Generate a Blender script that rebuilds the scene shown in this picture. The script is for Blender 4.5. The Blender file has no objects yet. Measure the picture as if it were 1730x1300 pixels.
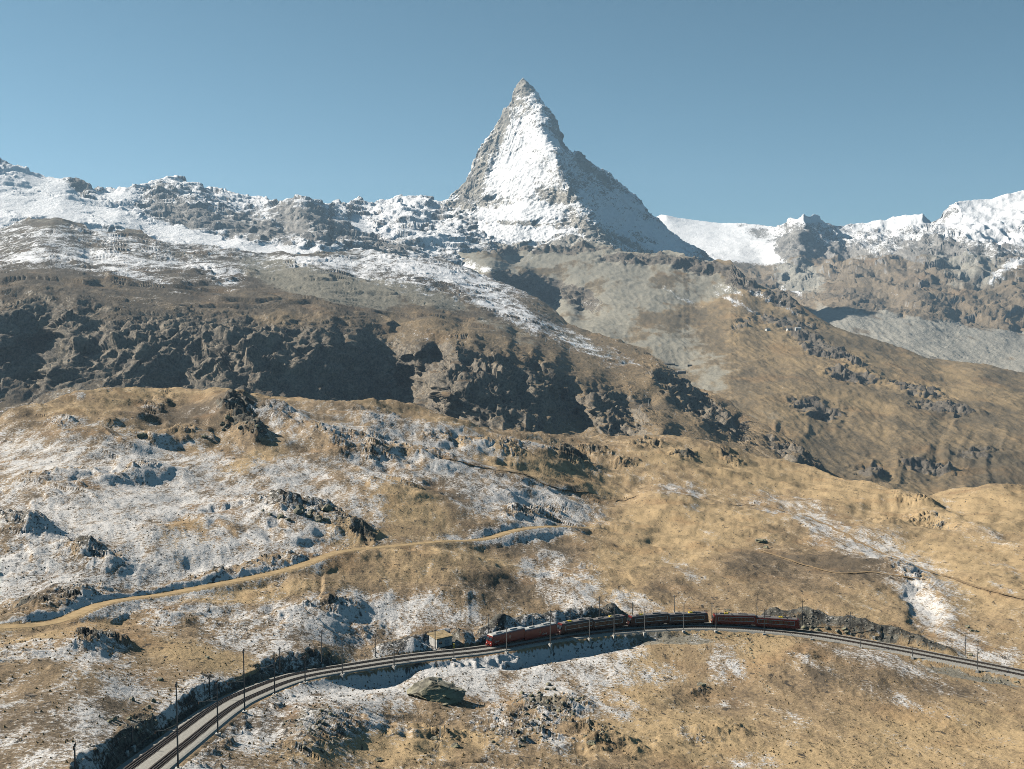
import bpy, bmesh, math, random
import numpy as np
from mathutils import Vector, Matrix

# ------------------------------------------------------------------ camera, sky, sun, exposure
scn = bpy.context.scene
COL = scn.collection
FPX, W0, H0 = 1900.0, 1730.0, 1300.0          # focal length in photo pixels, photo size
PITCH = math.atan(150 / FPX)                  # horizon runs at photo row 500
CAMZ = 120.0
HAZE = 2.9e-5
cam_d = bpy.data.cameras.new('camera'); cam = bpy.data.objects.new('camera', cam_d); COL.objects.link(cam)
cam_d.sensor_width = 36; cam_d.lens = FPX / W0 * 36; cam_d.clip_start = 1; cam_d.clip_end = 90000
cam.location = (0, 0, CAMZ); cam.rotation_euler = (math.pi / 2 - PITCH, 0, 0)
scn.camera = cam

SUN_AZ, SUN_EL = math.radians(-77), math.radians(34)      # azimuth measured from +y towards +x
sdir = Vector((math.sin(SUN_AZ) * math.cos(SUN_EL), math.cos(SUN_AZ) * math.cos(SUN_EL), math.sin(SUN_EL)))
wd = bpy.data.worlds.new('World'); scn.world = wd; wd.use_nodes = True
wn, wl = wd.node_tree.nodes, wd.node_tree.links
bg = wn['Background']; sky = wn.new('ShaderNodeTexSky'); sky.sky_type = 'NISHITA'; sky.sun_disc = False
sky.sun_elevation = SUN_EL; sky.sun_rotation = SUN_AZ; sky.altitude = 3000
sky.air_density = 0.8; sky.dust_density = 0.2; sky.ozone_density = 4.0
hs = wn.new('ShaderNodeHueSaturation'); hs.inputs['Hue'].default_value = 0.467; hs.inputs['Saturation'].default_value = 0.94
wl.new(sky.outputs[0], hs.inputs['Color']); wl.new(hs.outputs[0], bg.inputs['Color'])
bg.inputs['Strength'].default_value = 0.058
sun_d = bpy.data.lights.new('sun', 'SUN'); sun = bpy.data.objects.new('sun', sun_d); COL.objects.link(sun)
sun_d.energy = 4.8; sun_d.angle = math.radians(0.53); sun_d.color = (1.0, 0.92, 0.81)
sun.rotation_euler = sdir.to_track_quat('Z', 'Y').to_euler()
vs = scn.view_settings
vs.view_transform = 'Standard'; vs.look = 'None'; vs.exposure = 0.72; vs.gamma = 1.0; vs.use_curve_mapping = False
scn.render.engine = 'CYCLES'
scn.cycles.use_denoising = True; scn.cycles.denoising_prefilter = 'NONE'; scn.cycles.filter_width = 0.9; scn.cycles.max_bounces = 4; scn.cycles.diffuse_bounces = 0; scn.cycles.volume_bounces = 0
rng = np.random.default_rng(7); random.seed(7)

# ------------------------------------------------------------------ helpers
CT, ST = math.cos(PITCH), math.sin(PITCH)
def at(px, py, Y):
    """A point seen at photo pixel (px, py), Y metres ahead of the camera."""
    px = np.asarray(px, float); py = np.asarray(py, float)
    xr = (px - W0 / 2) / FPX; yr = (H0 / 2 - py) / FPX
    t = Y / (CT + yr * ST)
    return np.stack([xr * t, np.broadcast_to(Y, np.shape(t)) * np.ones_like(t), CAMZ + t * (-ST + yr * CT)], -1)
def proj(P):
    d = P[..., 1] * CT - (P[..., 2] - CAMZ) * ST
    u = P[..., 1] * ST + (P[..., 2] - CAMZ) * CT
    return W0 / 2 + FPX * P[..., 0] / d, H0 / 2 - FPX * u / d

_perm = np.concatenate([rng.permutation(256)] * 3).astype(np.int32)
_ang = rng.uniform(0, 2 * np.pi, 256); _g2x = np.cos(_ang).astype(np.float32); _g2y = np.sin(_ang).astype(np.float32)
_g3 = rng.normal(size=(256, 3)); _g3 = (_g3 / np.linalg.norm(_g3, axis=1)[:, None]).astype(np.float32)
_g3x, _g3y, _g3z = [np.ascontiguousarray(_g3[:, k]) for k in range(3)]
_jit = rng.random((256, 4)).astype(np.float32)
def _fade(t): return t * t * t * (t * (t * 6 - 15) + 10)
def perlin2(x, y):
    x = np.asarray(x, np.float32); y = np.asarray(y, np.float32)
    xf = np.floor(x); yf = np.floor(y); xi = xf.astype(np.int32) & 255; yi = yf.astype(np.int32) & 255
    x = x - xf; y = y - yf; u = _fade(x); v = _fade(y)
    def g(a, b):
        h = _perm[_perm[xi + a] + yi + b]
        return _g2x[h] * (x - a) + _g2y[h] * (y - b)
    a = g(0, 0); b = g(1, 0); c = g(0, 1); d = g(1, 1)
    p = a + u * (b - a); q = c + u * (d - c)
    return (p + v * (q - p)) * 1.5
def perlin3(x, y, z):
    x = np.asarray(x, np.float32); y = np.asarray(y, np.float32); z = np.asarray(z, np.float32)
    xf, yf, zf = np.floor(x), np.floor(y), np.floor(z)
    xi = xf.astype(np.int32) & 255; yi = yf.astype(np.int32) & 255; zi = zf.astype(np.int32) & 255
    x = x - xf; y = y - yf; z = z - zf; u = _fade(x); v = _fade(y); w = _fade(z)
    def g(a, b, c):
        h = _perm[_perm[_perm[xi + a] + yi + b] + zi + c] & 255
        return _g3x[h] * (x - a) + _g3y[h] * (y - b) + _g3z[h] * (z - c)
    def lay(c):
        p = g(0, 0, c); p = p + u * (g(1, 0, c) - p)
        q = g(0, 1, c); q = q + u * (g(1, 1, c) - q)
        return p + v * (q - p)
    a = lay(0)
    return (a + w * (lay(1) - a)) * 1.5
def fbm2(x, y, n=5, gain=.5, off=0.):
    s = 0; a = 1.; t = 0; f = 1.
    for i in range(n):
        s = s + a * perlin2(x * f + off + 17.3 * i, y * f - off + 9.1 * i); t += a; a *= gain; f *= 2.03
    return s / t
def rid2(x, y, n=5, gain=.5, off=0.):
    s = 0; a = 1.; t = 0; f = 1.; w = 1.
    for i in range(n):
        r = 1 - np.abs(perlin2(x * f + off + 11.7 * i, y * f + off + 5.3 * i)); r = r * r
        s = s + a * r * w; w = np.clip(r * 1.4, 0, 1); t += a; a *= gain; f *= 2.07
    return s / t * 2 - 1
def rid3(P, sc, n=5, gain=.5, off=0.):
    s = 0; a = 1.; t = 0; f = 1.; w = 1.; sc = np.broadcast_to(np.asarray(sc, float), (3,))
    x, y, z = P[..., 0] / sc[0], P[..., 1] / sc[1], P[..., 2] / sc[2]
    for i in range(n):
        r = 1 - np.abs(perlin3(x * f + off + 3.7 * i, y * f + off, z * f - off)); r = r * r
        s = s + a * r * w; w = np.clip(r * 1.5, 0, 1); t += a; a *= gain; f *= 2.07
    return s / t * 2 - 1
def fbm3(P, sc, n=5, gain=.5, off=0.):
    s = 0; a = 1.; t = 0; f = 1.; sc = np.broadcast_to(np.asarray(sc, float), (3,))
    x, y, z = P[..., 0] / sc[0], P[..., 1] / sc[1], P[..., 2] / sc[2]
    for i in range(n):
        s = s + a * perlin3(x * f + off, y * f + off + 3.7 * i, z * f - off); t += a; a *= gain; f *= 2.03
    return s / t
def facet3(P, L, seed=0):
    """broken rock: every jittered cell of size L tilts as a plane of its own; -1..1 with sharp fractures between the cells"""
    L = np.broadcast_to(np.asarray(L, float), (3,)); x, y, z = [(P[..., k] / L[k] + 13.7 * seed).astype(np.float32) for k in range(3)]
    xi, yi, zi = np.floor(x), np.floor(y), np.floor(z)
    best = np.full(x.shape, 9., np.float32); out = np.zeros(x.shape, np.float32)
    for a in (-1, 0, 1):
        for b in (-1, 0, 1):
            for c in (-1, 0, 1):
                cx, cy, cz = xi + a, yi + b, zi + c
                h = _perm[_perm[_perm[cx.astype(np.int32) & 255] + (cy.astype(np.int32) & 255)] + (cz.astype(np.int32) & 255)] & 255
                dx = x - cx - _jit[h, 0]; dy = y - cy - _jit[h, 1]; dz_ = z - cz - _jit[h, 2]
                d = dx * dx + dy * dy + dz_ * dz_; m = d < best
                best = np.where(m, d, best); out = np.where(m, dx * _g3x[h] + dy * _g3y[h] + dz_ * _g3z[h] + .5 * _jit[h, 3] - .25, out)
    return out * 1.4
def saw(s, edge=.14):
    """scarp profile: steep rise over `edge`, then a long gentle decline, 0..1"""
    f = s - np.floor(s); return np.where(f < edge, sstep(0, edge, f), 1 - (f - edge) / (1 - edge))
def sstep(a, b, x):
    t = np.clip((x - a) / (b - a), 0, 1); return t * t * (3 - 2 * t)
def blob(PX, PY, cx, cy, rx, ry, rot=0.):
    """soft ellipse, 1 at the centre, 0 outside"""
    c, s = math.cos(math.radians(rot)), math.sin(math.radians(rot))
    mid = np.maximum.accumulate(PX[PX.shape[0] // 2]); r = 1.5 * math.hypot(rx * c, ry * s) + 34
    j0, j1 = np.searchsorted(mid, cx - r), np.searchsorted(mid, cx + r)
    out = np.zeros(PX.shape)
    if j1 > j0:
        dx, dy = PX[:, j0:j1] - cx, PY[:, j0:j1] - cy
        q = ((dx * c + dy * s) / rx) ** 2 + ((-dx * s + dy * c) / ry) ** 2
        out[:, j0:j1] = np.exp(-1.4 * np.minimum(q * q, 40))
    return out
def blobs(PX, PY, L):
    m = np.zeros_like(PX)
    for b in L:
        st = b[5] if len(b) > 5 else 1.
        m = np.maximum(m, st * blob(PX, PY, *b[:5])) if st > 0 else m
    for b in L:
        if len(b) > 5 and b[5] < 0: m = m * (1 + b[5] * blob(PX, PY, *b[:5]))
    return m
def pldist(X, Y, pts):
    """distance to a polyline, arc-parameter of the nearest point and side (+ = left of travel)"""
    best = np.full(np.shape(X), 1e9); par = np.zeros(np.shape(X)); side = np.zeros(np.shape(X))
    for i in range(len(pts) - 1):
        ax, ay = pts[i][0], pts[i][1]; bx, by = pts[i + 1][0], pts[i + 1][1]
        dx, dy = bx - ax, by - ay; L2 = dx * dx + dy * dy + 1e-12
        t = np.clip(((X - ax) * dx + (Y - ay) * dy) / L2, 0, 1)
        d = np.hypot(X - ax - t * dx, Y - ay - t * dy)
        m = d < best
        best = np.where(m, d, best); par = np.where(m, i + t, par)
        side = np.where(m, np.sign(dx * (Y - ay) - dy * (X - ax)), side)
    return best, par, side
def smooth_line(pts, n):
    """Catmull-Rom through the points, n samples"""
    p = np.array(pts, float); p = np.vstack([2 * p[0] - p[1], p, 2 * p[-1] - p[-2]])
    seg = len(p) - 3; t = np.linspace(0, seg - 1e-6, n); i = t.astype(int); f = (t - i)[:, None]
    a, b, c, d = p[i], p[i + 1], p[i + 2], p[i + 3]
    return .5 * (2 * b + (c - a) * f + (2 * a - 5 * b + 4 * c - d) * f * f + (3 * b - a - 3 * c + d) * f ** 3)
def resample(line, step):
    s = np.concatenate([[0], np.cumsum(np.linalg.norm(np.diff(line, axis=0), axis=1))])
    n = max(2, int(s[-1] / step) + 1); q = np.linspace(0, s[-1], n)
    return np.stack([np.interp(q, s, line[:, k]) for k in range(line.shape[1])], -1), q

class RBF:
    """scattered depth points -> smooth depth over the chart (planes stay planes: 1/Y is interpolated)"""
    def __init__(self, pts, c=0., ys=1.):
        p = np.array(pts, float); self.ys = ys
        self.x = p[:, 0] / 100; self.y = p[:, 1] / 100 * ys; self.c2 = (c / 100) ** 2
        q = 1000 / p[:, 2]; n = len(p)
        A = np.zeros((n + 3, n + 3))
        A[:n, :n] = np.sqrt((self.x[:, None] - self.x) ** 2 + (self.y[:, None] - self.y) ** 2 + self.c2)
        A[:n, n] = 1; A[:n, n + 1] = self.x; A[:n, n + 2] = self.y
        A[n:, :n] = A[:n, n:].T
        self.w = np.linalg.solve(A, np.concatenate([q, np.zeros(3)])); self.lo, self.hi = q.min() * .85, q.max() * 1.15
    def __call__(self, px, py):
        X = px / 100; Y = py / 100 * self.ys; n = len(self.x)
        s = self.w[n] + self.w[n + 1] * X + self.w[n + 2] * Y
        for i in range(n): s = s + self.w[i] * np.sqrt((X - self.x[i]) ** 2 + (Y - self.y[i]) ** 2 + self.c2)
        return 1000 / np.clip(s, self.lo, self.hi)

def grid_normals(P):
    du = np.gradient(P, axis=1); dv = np.gradient(P, axis=0)
    n = np.cross(du, dv); n /= np.linalg.norm(n, axis=-1)[..., None] + 1e-9
    return n * np.where(n[..., 2:3] < 0, -1, 1)
def gblur(a, r):
    if r < 1: return a
    k = np.exp(-.5 * (np.arange(-3 * r, 3 * r + 1) / r) ** 2); k /= k.sum()
    for ax in (0, 1):
        pad = [(0, 0)] * a.ndim; pad[ax] = (3 * r, 3 * r)
        b = np.pad(a, pad, mode='edge'); o = 0
        for i, w in enumerate(k):
            sl = [slice(None)] * a.ndim; sl[ax] = slice(i, i + a.shape[ax]); o = o + w * b[tuple(sl)]
        a = o
    return a

class Sheet:
    """a piece of terrain: a grid from its foot (bottom line) over its crest (top line) and down its back"""
    def __init__(self, top, bot, depth, nu, nv, x0, x1, back=(14, 1.5, .5), blur=0):
        tp = np.array(top, float); bt = np.array(bot, float)
        px = np.linspace(x0, x1, nu); ty = np.interp(px, tp[:, 0], tp[:, 1]); by = np.interp(px, bt[:, 0], bt[:, 1])
        v = np.linspace(0, 1, nv)[:, None]
        PY = by + (ty - by) * v; PX = np.broadcast_to(px, PY.shape).copy()
        Yd = depth(PX, PY)
        if blur: Yd = np.exp(gblur(np.log(Yd), blur))
        P = at(PX, PY, Yd); nb, fr, dr = back
        ext = []; e0 = P[-1]; dirp = e0[:, :2] / np.linalg.norm(e0[:, :2], axis=1)[:, None]
        L = 0
        st = (x1 - x0) / nu * np.median(e0[:, 1]) / FPX * 1.5
        for k in range(1, nb + 1):
            L = L + st * fr ** k
            q = e0.copy(); q[:, :2] += dirp * L; q[:, 2] -= dr * L * min(1, k / 4)
            ext.append(q)
        self.P = np.concatenate([P, np.array(ext)]) if nb else P
        self.nv, self.nu, self.nvis = self.P.shape[0], nu, nv
        self.PX, self.PY = proj(self.P)
        self.PX[nv:] = PX[-1]; self.PY[nv:] = PY[-1]       # chart of the hidden back: that of the crest
        self.WX = self.PX + 11 * fbm2(self.PX / 46, self.PY / 26, 4, .6, 2.); self.WY = self.PY + 5.5 * fbm2(self.PX / 40, self.PY / 22, 4, .6, 6.)   # ragged outlines
        self.N = grid_normals(self.P)
    def renorm(self): self.N = grid_normals(self.P)
    def build(self, name, mat, mask, label=None):
        me = bpy.data.meshes.new(name); nv, nu = self.nv, self.nu
        co = self.P.reshape(-1, 3).astype(np.float32)
        i = np.arange(nv * nu).reshape(nv, nu)
        q = np.stack([i[:-1, :-1], i[:-1, 1:], i[1:, 1:], i[1:, :-1]], -1).reshape(-1, 4)
        a = co[q[len(q) // 2]]
        me.vertices.add(len(co)); me.vertices.foreach_set('co', co.ravel())
        me.loops.add(q.size); me.loops.foreach_set('vertex_index', q.ravel().astype(np.int32))
        me.polygons.add(len(q)); me.polygons.foreach_set('loop_start', np.arange(0, q.size, 4, dtype=np.int32))
        me.polygons.foreach_set('use_smooth', np.ones(len(q), bool))
        me.update()
        at_ = me.attributes.new('mask', 'FLOAT_COLOR', 'POINT')
        at_.data.foreach_set('color', np.stack([np.broadcast_to(m, (nv, nu)) for m in mask], -1).astype(np.float32).ravel())
        me.materials.append(mat)
        o = bpy.data.objects.new(name, me); COL.objects.link(o); o['kind'] = 'structure'
        if label: o['label'] = label
        self.fx, self.fy = proj(self.P[:self.nvis])
        return o
    def hit(self, px, py, r=2.5):
        """surface point that the photo shows at (px, py): nearest one in depth"""
        st = max(1, self.nu // 400); mid = self.fx[self.nvis // 2]; j = int(np.clip(np.searchsorted(mid, px), 0, self.nu - 1))
        j0, j1 = max(0, j - 45), min(self.nu, j + 45)
        fx, fy, P = self.fx[:, j0:j1], self.fy[:, j0:j1], self.P[:self.nvis, j0:j1]
        d = np.hypot(fx - px, fy - py); m = d < r
        while not m.any(): r *= 1.6; m = d < r
        y0 = P[..., 1][m].min(); m &= P[..., 1] < y0 * 1.03
        w = 1 / (d[m] + .3) ** 2; w = w / w.sum()
        return (P[m] * w[:, None]).sum(0)
    def ground(self, x, y):
        P = self.P; s = x / y
        j0 = np.clip(np.searchsorted(P[self.nvis // 2, :, 0] / P[self.nvis // 2, :, 1], s), 12, self.nu - 13)
        B = P[:, j0 - 12:j0 + 12].reshape(-1, 3)
        d = np.hypot(B[:, 0] - x, B[:, 1] - y); k = np.argpartition(d, 5)[:5]
        w = 1 / (d[k] + .05) ** 2
        return float((B[k, 2] * w).sum() / w.sum())

# ------------------------------------------------------------------ materials
def newmat(name):
    m = bpy.data.materials.new(name); m.use_nodes = True; nt = m.node_tree
    b = nt.nodes['Principled BSDF']; b.inputs['Roughness'].default_value = .9; b.inputs['Specular IOR Level'].default_value = .15
    return m, nt, b
class NB:
    """small node-building helper"""
    def __init__(s, nt): s.nt = nt
    def n(s, t, **k):
        x = s.nt.nodes.new(t)
        for a, b in k.items(): setattr(x, a, b)
        return x
    def ln(s, a, b): s.nt.links.new(a, b)
    def val(s, sock, v):
        if hasattr(v, 'is_output') or hasattr(v, 'links'): s.ln(v, sock)
        else: sock.default_value = v
    def math(s, op, a, b=0., clamp=False):
        x = s.n('ShaderNodeMath', operation=op, use_clamp=clamp); s.val(x.inputs[0], a); s.val(x.inputs[1], b); return x.outputs[0]
    def mix(s, f, a, b):
        x = s.n('ShaderNodeMix', data_type='RGBA'); s.val(x.inputs[0], f)
        s.val(x.inputs[6], a if hasattr(a, 'links') else (*a, 1)); s.val(x.inputs[7], b if hasattr(b, 'links') else (*b, 1)); return x.outputs[2]
    def noise(s, vec, scale, detail=4, rough=.55, dist=0.):
        x = s.n('ShaderNodeTexNoise'); s.ln(vec, x.inputs['Vector']); x.inputs['Scale'].default_value = scale
        x.inputs['Detail'].default_value = detail; x.inputs['Roughness'].default_value = rough; x.inputs['Distortion'].default_value = dist
        return x.outputs[0]
    def step(s, x, lo, hi):
        m = s.n('ShaderNodeMapRange', interpolation_type='SMOOTHSTEP'); s.val(m.inputs[0], x); m.inputs[1].default_value = lo; m.inputs[2].default_value = hi
        return m.outputs[0]
    def mapping(s, vec, scale, rot=(0, 0, 0)):
        m = s.n('ShaderNodeMapping'); s.ln(vec, m.inputs[0]); m.inputs['Scale'].default_value = scale; m.inputs['Rotation'].default_value = rot
        return m.outputs[0]

def terrain_mat(name, g_dry, g_mid, g_dark, r_light, r_dark, scree, snow=(.86, .87, .89), s=1., rot=0., bump=.5, snow_amp=.9, soft=.16, crag=1., heath_shade=.0):
    """mask.r snow cover, mask.g rock, mask.b dry golden grass (0 dark heath .. 1 gold), mask.a scree; s = size in metres of the fine grain"""
    m, nt, b = newmat(name); N = NB(nt)
    pos = N.n('ShaderNodeNewGeometry').outputs['Position']
    at_ = N.n('ShaderNodeAttribute', attribute_name='mask')
    sep = N.n('ShaderNodeSeparateColor'); N.ln(at_.outputs['Color'], sep.inputs[0])
    R, G, B, A = sep.outputs[0], sep.outputs[1], sep.outputs[2], at_.outputs['Alpha']
    st = N.mapping(pos, (1, .28, 1), (0, 0, rot))            # streaks run down the wind
    nf = N.noise(pos, 1 / s, 6, .68); nm = N.noise(st, .22 / s, 5, .6, .3); nl = N.noise(pos, .045 / s, 3, .5); nx = N.noise(pos, 3.1 / s, 3, .6)
    # grass
    t = N.math('ADD', B, N.math('MULTIPLY', N.math('SUBTRACT', nm, .5), 1.3))
    t = N.math('ADD', t, N.math('MULTIPLY', N.math('SUBTRACT', nf, .5), 1.5)); t = N.math('ADD', t, N.math('MULTIPLY', N.math('SUBTRACT', nx, .5), .8))
    gr = N.mix(N.step(t, .05, .55), g_dark, g_mid); gr = N.mix(N.step(t, .45, 1.0), gr, g_dry)
    gr = N.mix(N.math('MULTIPLY', N.step(nl, .52, .72), .45), gr, tuple(c * f for c, f in zip(g_mid, (1.12, .95, .8))))
    # rock
    rk = N.mix(N.step(N.math('ADD', N.math('MULTIPLY', nf, .6), N.math('MULTIPLY', nm, .4)), .36, .64), r_dark, r_light)
    sc = N.mix(N.step(nf, .3, .7), tuple(c * .72 for c in scree), scree)
    c = N.mix(N.step(N.math('ADD', A, N.math('MULTIPLY', N.math('SUBTRACT', nm, .5), .9)), .35, .65), gr, sc)
    c = N.mix(N.step(N.math('ADD', G, N.math('MULTIPLY', N.math('SUBTRACT', nf, .5), .9)), .38, .62), c, rk)
    sn = N.math('ADD', N.math('MULTIPLY', N.math('SUBTRACT', nm, .5), snow_amp), N.math('MULTIPLY', N.math('SUBTRACT', nf, .5), snow_amp * 1.1))
    sn = N.math('ADD', sn, N.math('MULTIPLY', N.math('SUBTRACT', nx, .5), snow_amp * .6))
    sn = N.step(N.math('ADD', R, sn), .5 - soft, .5 + soft)
    c = N.mix(sn, c, snow)
    if heath_shade:      # heath stems and stones through the snow, plus crevice shade painted as dark streaks
        kv = N.noise(N.mapping(pos, (1, .45, 1), (0, 0, rot + .5)), .55 / s, 4, .7, .6)
        c = N.mix(N.math('MULTIPLY', N.step(N.math('ADD', kv, N.math('MULTIPLY', G, .10)), .585, .66), heath_shade), c, tuple(x * .8 for x in r_dark))
    N.ln(c, b.inputs['Base Color'])
    if bump:
        cr = N.n('ShaderNodeTexNoise', noise_type='RIDGED_MULTIFRACTAL'); N.ln(N.mapping(pos, (1, 1, 1.7), (.25, .3, 0)), cr.inputs['Vector']); cr.inputs['Scale'].default_value = .24 / s; cr.inputs['Detail'].default_value = 7; cr.inputs['Roughness'].default_value = .55
        gm = N.math('MULTIPLY', N.step(G, .25, .7), N.math('SUBTRACT', 1., N.math('MULTIPLY', sn, .75)))      # crags only where bare rock shows
        hgt = N.math('ADD', N.math('MULTIPLY', nf, .6), N.math('MULTIPLY', N.math('MULTIPLY', cr.outputs[0], gm), crag))
        hgt = N.math('ADD', hgt, N.math('MULTIPLY', sn, .12))
        bp = N.n('ShaderNodeBump'); bp.inputs['Strength'].default_value = bump; bp.inputs['Distance'].default_value = s
        N.ln(hgt, bp.inputs['Height']); N.ln(bp.outputs[0], b.inputs['Normal'])
    return m

# ------------------------------------------------------------------ far terrain
def B3(PX, PY, L): return blobs(PX, PY, L)

M_far = terrain_mat('far_mountain_rock_and_snow', (.31, .24, .16), (.25, .2, .14), (.18, .15, .115), (.38, .36, .33), (.16, .155, .15), (.42, .40, .345), s=20, bump=.8, snow_amp=1.6)
M_peak = terrain_mat('peak_rock_and_snow', (.22, .16, .09), (.2, .16, .1), (.12, .1, .08), (.46, .43, .37), (.22, .21, .195), (.31, .295, .255), s=14, bump=.7, snow_amp=1.7)
M_mid = terrain_mat('rocky_mountainside', (.28, .205, .12), (.20, .155, .10), (.11, .092, .07), (.30, .255, .195), (.07, .067, .062), (.27, .25, .20), s=7, bump=.9, snow_amp=2.2, rot=.5)
M_val = terrain_mat('valley_slope_grass', (.34, .25, .14), (.255, .192, .115), (.15, .122, .082), (.22, .19, .15), (.09, .08, .07), (.32, .30, .245), s=8, bump=.6, snow_amp=2.0, rot=.5)

# ---- the far right ridge, its glacier and the grey moraine in the side valley
top = [(1040,392),(1100,371),(1118,364),(1135,366),(1173,371),(1220,377),(1260,378),(1311,383),(1333,373),(1345,367),(1357,361),(1370,364),(1384,365),(1409,375),(1425,377),(1442,375),(1486,368),(1530,364),(1559,361),(1566,366),(1573,375),(1580,371),(1592,355),(1613,336),(1661,337),(1701,333),(1730,320),(1800,296),(1950,270)]
bot = [(1040,520),(1250,560),(1400,620),(1550,660),(1950,720)]
dep = RBF([(1040,392,14500),(1125,364,14200),(1220,377,14000),(1311,383,13200),(1180,410,13000),(1250,425,12300),(1290,445,11800),(1150,430,12600),
  (1333,373,12300),(1357,361,12000),(1350,400,11700),(1345,440,11200),(1375,470,10700),(1400,440,11300),(1384,380,12200),(1420,400,12200),(1430,440,11300),(1460,400,12000),(1486,368,12400),(1500,400,11900),(1530,364,12200),(1559,361,12000),(1545,395,11300),(1573,375,12000),(1592,355,11600),(1613,336,11400),(1661,337,11500),(1730,320,11600),(1950,270,11600),
  (1580,400,10700),(1640,390,10600),(1700,410,10300),(1620,430,10000),(1500,430,10500),(1440,465,10000),(1390,490,9700),(1372,505,9500),(1560,470,9300),(1650,480,9200),(1730,470,9200),(1500,510,8900),(1620,540,8500),(1730,560,8300),(1950,560,8300),
  (1400,520,8600),(1440,528,8250),(1480,540,8150),(1530,545,8050),(1600,562,7900),(1730,582,7700),(1950,610,7500),(1400,545,8100),(1450,565,7700),(1520,580,7350),(1600,598,7100),(1730,612,6900),(1400,620,6800),(1550,660,6100),(1730,680,5800),(1950,720,5600),(1250,560,8500),(1040,520,10500),(1250,470,11000),(1320,500,10000)])
S = Sheet(top, bot, dep, 480, 210, 1040, 1850, blur=0)
hum = blob(S.PX, S.PY, 1245, 440, 26, 16)
moraine = np.clip(sstep(505, 530, S.PY - (S.PX - 1400) * .12) * sstep(1360, 1390, S.PX), 0, 1)
rough = (1 - .8 * moraine) * (1 - .75 * sstep(1330, 1290, S.PX) * sstep(470, 440, S.PY))
S.P += S.N * ((rid3(S.P, 620, 6, .5) * 52 - 8) * rough * sstep(300, 420, S.PY + 90))[..., None]
rk_ = rough * (1 - .8 * blobs(S.WX, S.WY, [(1700,355,110,34,-8),(1650,340,60,10,0),(1180,395,110,34,12),(1250,425,80,25,12)])) * np.clip((S.PY - np.interp(S.PX, np.array(top)[:, 0], np.array(top)[:, 1])) / 25, .25, 1)
xx = S.P[..., 0] + .3 * S.P[..., 2]; wf = fbm3(S.P, 420, 3, .5, 2.)
S.P += S.N * ((saw(xx / 330 + 1.2 * wf, .35) * 50 + saw(xx / 120 + 1.2 * wf, .35) * 14 - 30) * rk_ * sstep(520, 440, S.PY))[..., None]
S.P += S.N * (facet3(S.P, (230, 260, 210), 1) * 24 * rk_ + facet3(S.P, (85, 95, 70), 2) * 10 * rk_ + rid3(S.P, (120, 120, 260), 4, .55, 5.) * 5 * rough + moraine * rid3(S.P, (50, 260, 160), 3, .5) * 5)[..., None]
S.renorm(); hgt = S.P[..., 2]; nz = S.N[..., 2]
gl = blobs(S.WX, S.WY, [(1180,395,90,30,12),(1230,415,80,28,10),(1290,435,55,14,15),(1140,375,40,20,0),(1690,360,80,30,-8),(1720,345,90,30,-10),(1650,340,60,8,0),(1690,405,70,10,5),(1700,460,40,12,-30,.6),(1520,370,60,9,-2),(1370,370,30,8,10),(1340,495,25,8,30,.7)])
line = sstep(470, 395, S.PY)
snow = np.clip(gl * 1.1 + .58 * line + .25 * line * fbm2(S.P[..., 0] / 400, S.P[..., 1] / 400, 4) - .0 + .35 * (nz - .7) * line - .05 * (1 - line), -.4, 1.2)
snow = np.where(moraine > .5, -.5, snow)
snow -= .8 * blobs(S.WX, S.WY, [(1350,425,38,40,0),(1400,455,50,35,-20),(1280,395,30,9,0,.6),(1560,440,70,28,-18),(1450,470,80,22,-25)]) * (1 - .35 * fbm2(S.P[..., 0] / 150, S.P[..., 1] / 150, 3))
rock = np.clip(sstep(455, 420, S.PY) + (0.78 - nz) * 1.4 + .3 * fbm2(S.P[..., 0] / 300, S.P[..., 1] / 300, 4), 0, 1)
gold = .35 + .4 * fbm2(S.P[..., 0] / 500, S.P[..., 1] / 700, 4) + .2 * sstep(480, 560, S.PY)
scree = np.clip(moraine * (.85 + .9 * fbm2(S.P[..., 0] / 240, S.P[..., 1] / 420, 4, .6, 3.)) + .7 * blobs(S.WX, S.WY, [(1600,430,120,30,10),(1650,460,90,40,0,.8),(1350,470,60,40,20)]), 0, 1)
rock = rock * (1 - .85 * moraine)
S.build('far_ridge', M_far, (snow, rock, gold, scree), 'snowy far ridge with glacier, right of the pyramid peak')

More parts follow.
